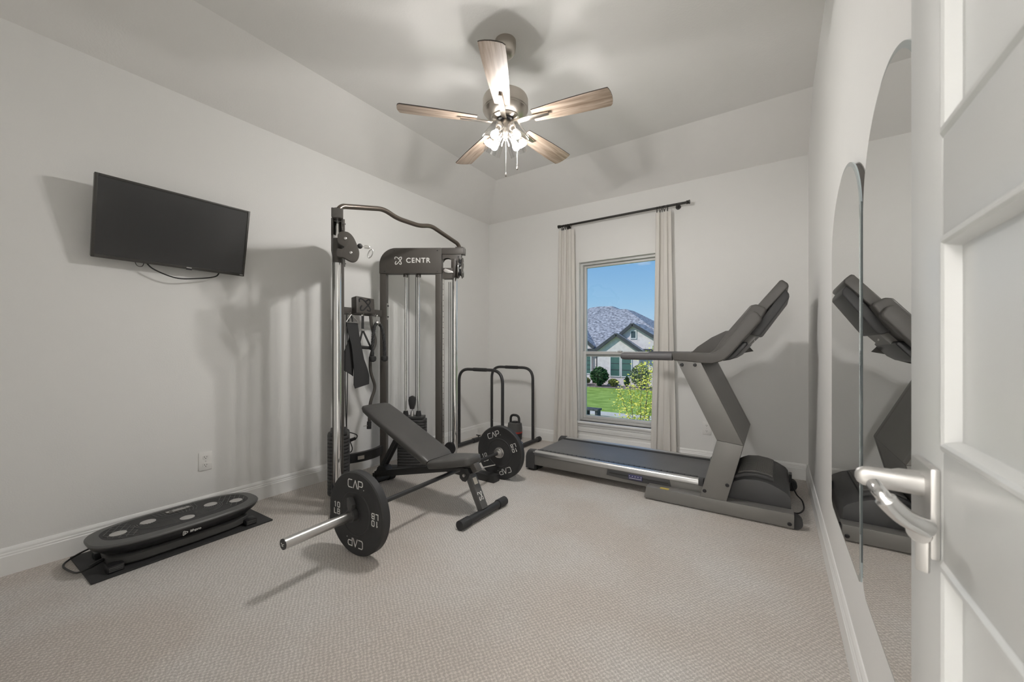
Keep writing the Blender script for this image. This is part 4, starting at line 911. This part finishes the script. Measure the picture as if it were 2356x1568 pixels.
pad_ = hull([(.150, .334, .1515), (.148, .332, .1535)], 2.7).build('standing_surface', M_RUBBER, vp)
m = MB(FV)
def clipell(L, a=.143, b=.325, p=2.7):
    return [[q for q in L if (abs(q[0])/a)**p+(abs(q[1])/b)**p < 1]]
for sy in (-1, 1):
    for k in range(9):          # curved ribs round the foot zones
        rx, ry = .045+.0105*k, .055+.0105*k
        L = [(-.01+rx*math.cos(a), sy*(.06+.0)+sy*ry*math.sin(a)) for a in [-.2+(PI*.62)*j/18 for j in range(19)]]
        for g_ in clipell(L):
            if len(g_) > 2: m.tube([(x, y, .1540) for x, y in g_], .0022, 4)
    for k in range(9):          # diamond grip at the ends
        for d in (1, -1):
            L = []
            for j in range(30):
                x = -.15+.3*j/29; y = sy*(.215+.030*k-.10)+d*x*.55
                if sy*y > .20+.02*abs(x)*0 and (abs(x)/.143)**2.7+(abs(y)/.325)**2.7 < 1: L.append((x, y, .1540))
            if len(L) > 2: m.tube(L, .0020, 4)
for k in range(11):             # straight ribs at the middle
    y = -.10+.02*k
    m.tube([(-.13, y, .1540), (-.055, y*.92, .1540), (-.01, y*.7, .1540)], .0020, 4)
stuff(m.build('grip_ribs', M_GREYP, pad_))
for x, y in ((.018, -.27), (-.030, -.140), (.085, .0), (-.022, .150), (.040, .262)):
    MB(FV).lathe([(.0335, .1530), (.0335, .1555), (.031, .1565), (.001, .1565)], (x, y, 0), (0, 0, 1), 28).build('sensor_pad', M_DISC, vp)
ds = MB(FV).rings([superell(.026, .060, .153, 32, 4, -.088, .012), superell(.026, .060, .157, 32, 4, -.088, .012)]).build('display', M_TMBODY, vp, bevel=.001)
m = MB(FV); m.box((-.082, .014, .1572), (.016, .062, .001)); m.box((-.100, .010, .1572), (.006, .05, .001)); m.box((-.088, -.038, .1572), (.018, .012, .001)); m.box((-.088, .056, .1572), (.02, .014, .001)); m.build('display_print', M_DISC, ds)
# mark and lettering on the front of the skirt
sk = V((.1835, 0, .115)); FS = FV @ frame((.1838, -.010, .108), (0, 1, 0), V((.25, 0, 1)).normalized(), V((1, 0, -.25)).normalized())
MB(FS).strokes([[(-.040, -.011), (-.040, .010), (-.037, .0125), (-.020, .0025), (-.020, -.0015), (-.037, -.0125), (-.040, -.011)], [(-.034, -.005), (-.034, .005)], [(-.031, -.003), (-.029, .002)]], .0028, Matrix.Identity(4)).build('play_mark', M_WHITE, vp)
put_text('lettering', T_LIFE, vp, FS @ Matrix.Translation((.016, .001, .0008)))
for sx in (-1, 1):
    for sy in (-1, 1):
        f = MB(FV).box((sx*.118, sy*.305, .028), (.060, .062, .036)).build('suction_foot', M_PLASTIC, vp, bevel=.006)
        m = MB(FV)
        for k in range(3): m.box((sx*.1495, sy*.305, .020+.008*k), (.003, .05, .003))
        m.build('foot_ribs', M_GREYP, f)
MB().tube(spline([(-2.86, .53, .05), (-2.83, .47, .045), (-2.815, .42, .030), (-2.85, .39, .016), (-2.93, .372, .012), (-3.00, .366, .012), (-3.05, .385, .013), (-3.07, .44, .030), (-3.05, .53, .06)]), .0045, 8).build('power_cord', M_CORD, vp)
MB().cyl((-2.835, .48, .045), (-2.82, .43, .033), .009, n=10).build('plug', M_PLASTIC, vp)

# ------------------------------------------------------------------ outside: lawn, walk, the house opposite, plants
GZ = -2.0
struct(MB().bb((-60, 4.3, GZ-.2), (45, 90, GZ)).build('ground', M_GRASS))
struct(MB().bb((-60, 16.9, GZ), (45, 17.9, GZ+.03)).build('sidewalk', M_WALK))
struct(MB().bb((-16, 28.5, GZ), (-4, 31.5, GZ+.04)).build('garden_bed', M_MULCH))
hs = thing('house', 'pale brick house with grey hipped roof and dark gables across the lawn', 'house', (-10, 31.5, GZ))
HYW = 31.5
MB().bb((-20, HYW, GZ), (-4, HYW+11, .95)).build('main_wall', M_BRICKW, hs)
def gable(x0, x1, xa, ze, za, y, dep, over=.25):
    g = MB().prism([(x0, GZ), (x1, GZ), (x1, ze), (xa, za), (x0, ze)], -(y+dep), -y, frame((0, 0, 0), (1, 0, 0), (0, 0, 1), (0, -1, 0))).build('gable_wall', M_BRICKW, hs)
    for (xe, zz) in ((x0, ze), (x1, ze)):
        d = V((xe-xa, 0, zz-za)); dn = d.normalized(); L = d.length+.35; n = V((0, 1, 0))
        a = V((xa, y-over, za+.10)); b = a+dn*L
        MB().bar(a, b, .06, .24, dn.cross(V((0, 1, 0)))).build('fascia', M_FASCIA, hs)
        a2 = V((xa, y+dep/2, za+.16)); MB().bar(a2, a2+dn*L, dep+.5, .10, dn.cross(V((0, 1, 0)))).build('gable_roof', M_SHINGLE, hs)
    return g
gable(-11.25, -7.0, -9.40, 1.30, 2.80, HYW-.4, 6)
gable(-12.15, -8.75, -10.50, .80, 2.00, HYW-1.0, 6)
gable(-16.2, -12.95, -14.5, 1.15, 2.45, HYW-.2, 5)
rt = [(-17.82, 33.03, 2.06), (-16.46, 37.01, 4.56), (-15.88, 37.94, 5.14), (-15.13, 38.08, 5.23), (-13.6, 38.0, 5.18), (-12.93, 37.38, 4.79), (-11.92, 37.28, 4.73), (-8.48, 33.94, 2.63), (-5.77, 31.31, 0.98)]    # outline of the front slope, eave at y 31.1
m = MB(); rv = [m.v(p) for p in rt]; e0, e1 = m.v((-20.5, 31.1, .85)), m.v((-4.0, 31.1, .85)); m.face([e0, e1]+rv[::-1])
b0, b1 = m.v((-20.5, 46, .85)), m.v((-4.0, 46, .85))
bk = [m.v((p[0], 77.0-p[1], p[2])) for p in rt]; m.face([b0]+bk+[b1])
for a_, b_ in zip(range(8), range(1, 9)): m.face([rv[a_], rv[b_], bk[b_], bk[a_]])
m.face([e0, rv[0], bk[0], b0]); m.face([e1, b1, bk[8], rv[8]])
m.build('hip_roof', M_SHINGLE, hs, ang=5)
MB().bb((-20.5, HYW-.48, .74), (-3.6, HYW-.36, .95)).build('gutter', M_FASCIA, hs)
def hwin(x0, x1, z0, z1, y, rows, glassm):
    f = rect_frame(MB(), x0-.06, x1+.06, z0-.06, z1+.06, y-.06, y+.02, .07).build('window', M_WHITE, hs)
    MB().bb((x0, y-.03, z0), (x1, y, z1)).build('pane', glassm, f)
    m = MB()
    for k in range(1, rows): m.bb((x0, y-.045, z0+(z1-z0)*k/rows-.02), (x1, y-.03, z0+(z1-z0)*k/rows+.02))
    if rows > 1: m.build('muntin', M_FASCIA, f)
hwin(-11.02, -10.27, -1.22, .30, HYW-1.0, 3, M_GLASSG); hwin(-10.10, -9.35, -1.22, .30, HYW-1.0, 3, M_GLASSG)
hwin(-13.62, -13.05, -1.16, .30, HYW-.2, 4, M_GLASSG); hwin(-9.56, -9.18, 1.80, 2.36, HYW-.4, 1, M_GLASSD)
MB().tube([(-12.55, HYW-.45, .75), (-12.55, HYW-.10, .45), (-12.55, HYW-.10, -1.9)], .06, 8).build('downspout', M_FASCIA, hs)
MB().cyl((-10.9, 39, 2.6), (-10.9, 39, 4.15), .022, n=6).build('antenna', M_FASCIA, hs)
def bush(name, label, c, r, h, m_, n, leaf, group=None, seed=1):
    rnd = random.Random(seed); t = thing(name, label, 'shrub', (c[0], c[1], GZ+.05), group); m = MB()
    for _ in range(n):
        d = V((rnd.gauss(0, 1), rnd.gauss(0, 1), rnd.gauss(0, 1))).normalized()*(rnd.random()**.35)
        p = V((c[0]+d.x*r, c[1]+d.y*r, GZ+.08+h/2+d.z*h/2*(1-.25*abs(d.x))))
        u = V((rnd.gauss(0, 1), rnd.gauss(0, 1), rnd.gauss(0, 1))).normalized(); w = u.orthogonal().normalized(); s_ = leaf*(.6+.8*rnd.random())
        m.face([m.v(p-u*s_), m.v(p+w*s_*.5), m.v(p+u*s_), m.v(p-w*s_*.5)])
    stuff(m.build('foliage', m_, t, ang=180)); MB().cyl((c[0], c[1], GZ), (c[0], c[1], GZ+h*.7), .05, .02, 8).build('stem', M_BARK, t)
bush('shrub', 'large dark green shrub in front of the house, left of its two windows', (-11.48, 29.25), .70, 1.50, M_LEAFD, 1100, .13, seed=1)
bush('shrub', 'small round olive shrub under the windows of the house', (-10.36, 29.3), .40, .60, M_LEAFO, 500, .08, seed=2)
bush('shrub', 'slim upright young shrub between the round shrub and the yellow tree', (-9.36, 29.4), .21, .82, M_LEAFD, 260, .08, seed=3)
bush('shrub', 'low olive hedge shrub at the left window edge', (-12.85, 29.3), .55, .66, M_LEAFO, 700, .09, seed=4)
bush('shrub', 'tall grey green bush behind the yellow leaved sapling', (-8.30, 29.1), .70, 1.85, M_LEAFG, 900, .10, seed=5)
sap = thing('sapling', 'young sapling with yellow-green leaves close outside the window', 'tree', (-3.15, 11.1, GZ))
rnd = random.Random(11); lm = MB(); sm = MB()
stems = [((-3.30, 11.05), (-3.42, 11.0), .05), ((-3.16, 11.1), (-3.12, 11.1), .75), ((-3.05, 11.2), (-2.95, 11.2), 1.05), ((-3.10, 11.0), (-2.86, 11.15), .55), ((-3.22, 11.0), (-3.68, 10.8), -.05), ((-3.0, 11.1), (-2.70, 11.3), .60)]
for (a, b, zt) in stems:
    p = [V((a[0], a[1], GZ)), V((a[0]*.7+b[0]*.3, a[1], GZ+(zt-GZ)*.45)), V((b[0], b[1], zt))]; sm.tube(spline(p, 6), [.016]*6+[.010]*6+[.004], 6)
    for k in range(360):
        t = .22+.78*rnd.random(); q = (1-t)**2*p[0]+2*t*(1-t)*p[1]+t*t*p[2]; s0 = .16 if t < .9 else .09
        q = q+V((rnd.gauss(0, s0), rnd.gauss(0, s0), rnd.gauss(0, .10)))
        u = V((rnd.gauss(0, 1), rnd.gauss(0, 1), rnd.gauss(0, .7))).normalized(); w = u.orthogonal().normalized(); s_ = .038*(.5+.8*rnd.random())
        lm.face([lm.v(q-u*s_), lm.v(q+w*s_*.45), lm.v(q+u*s_), lm.v(q-w*s_*.45)])
sm.build('stems', M_BARK, sap); stuff(lm.build('leaves', M_LEAFY, sap, ang=180))
gb = thing('garden_bench', 'dark grey stone bench near the sidewalk, low in the window', 'bench', (-6.7, 16.35, GZ))
MB().bb((-7.1, 16.1, -1.68), (-6.40, 16.6, -1.60)).build('seat_slab', M_STONE, gb, bevel=.01)
for x in (-7.0, -6.50): MB().bb((x-.05, 16.15, GZ), (x+.06, 16.55, -1.68)).build('leg', M_STONE, gb, bevel=.01)
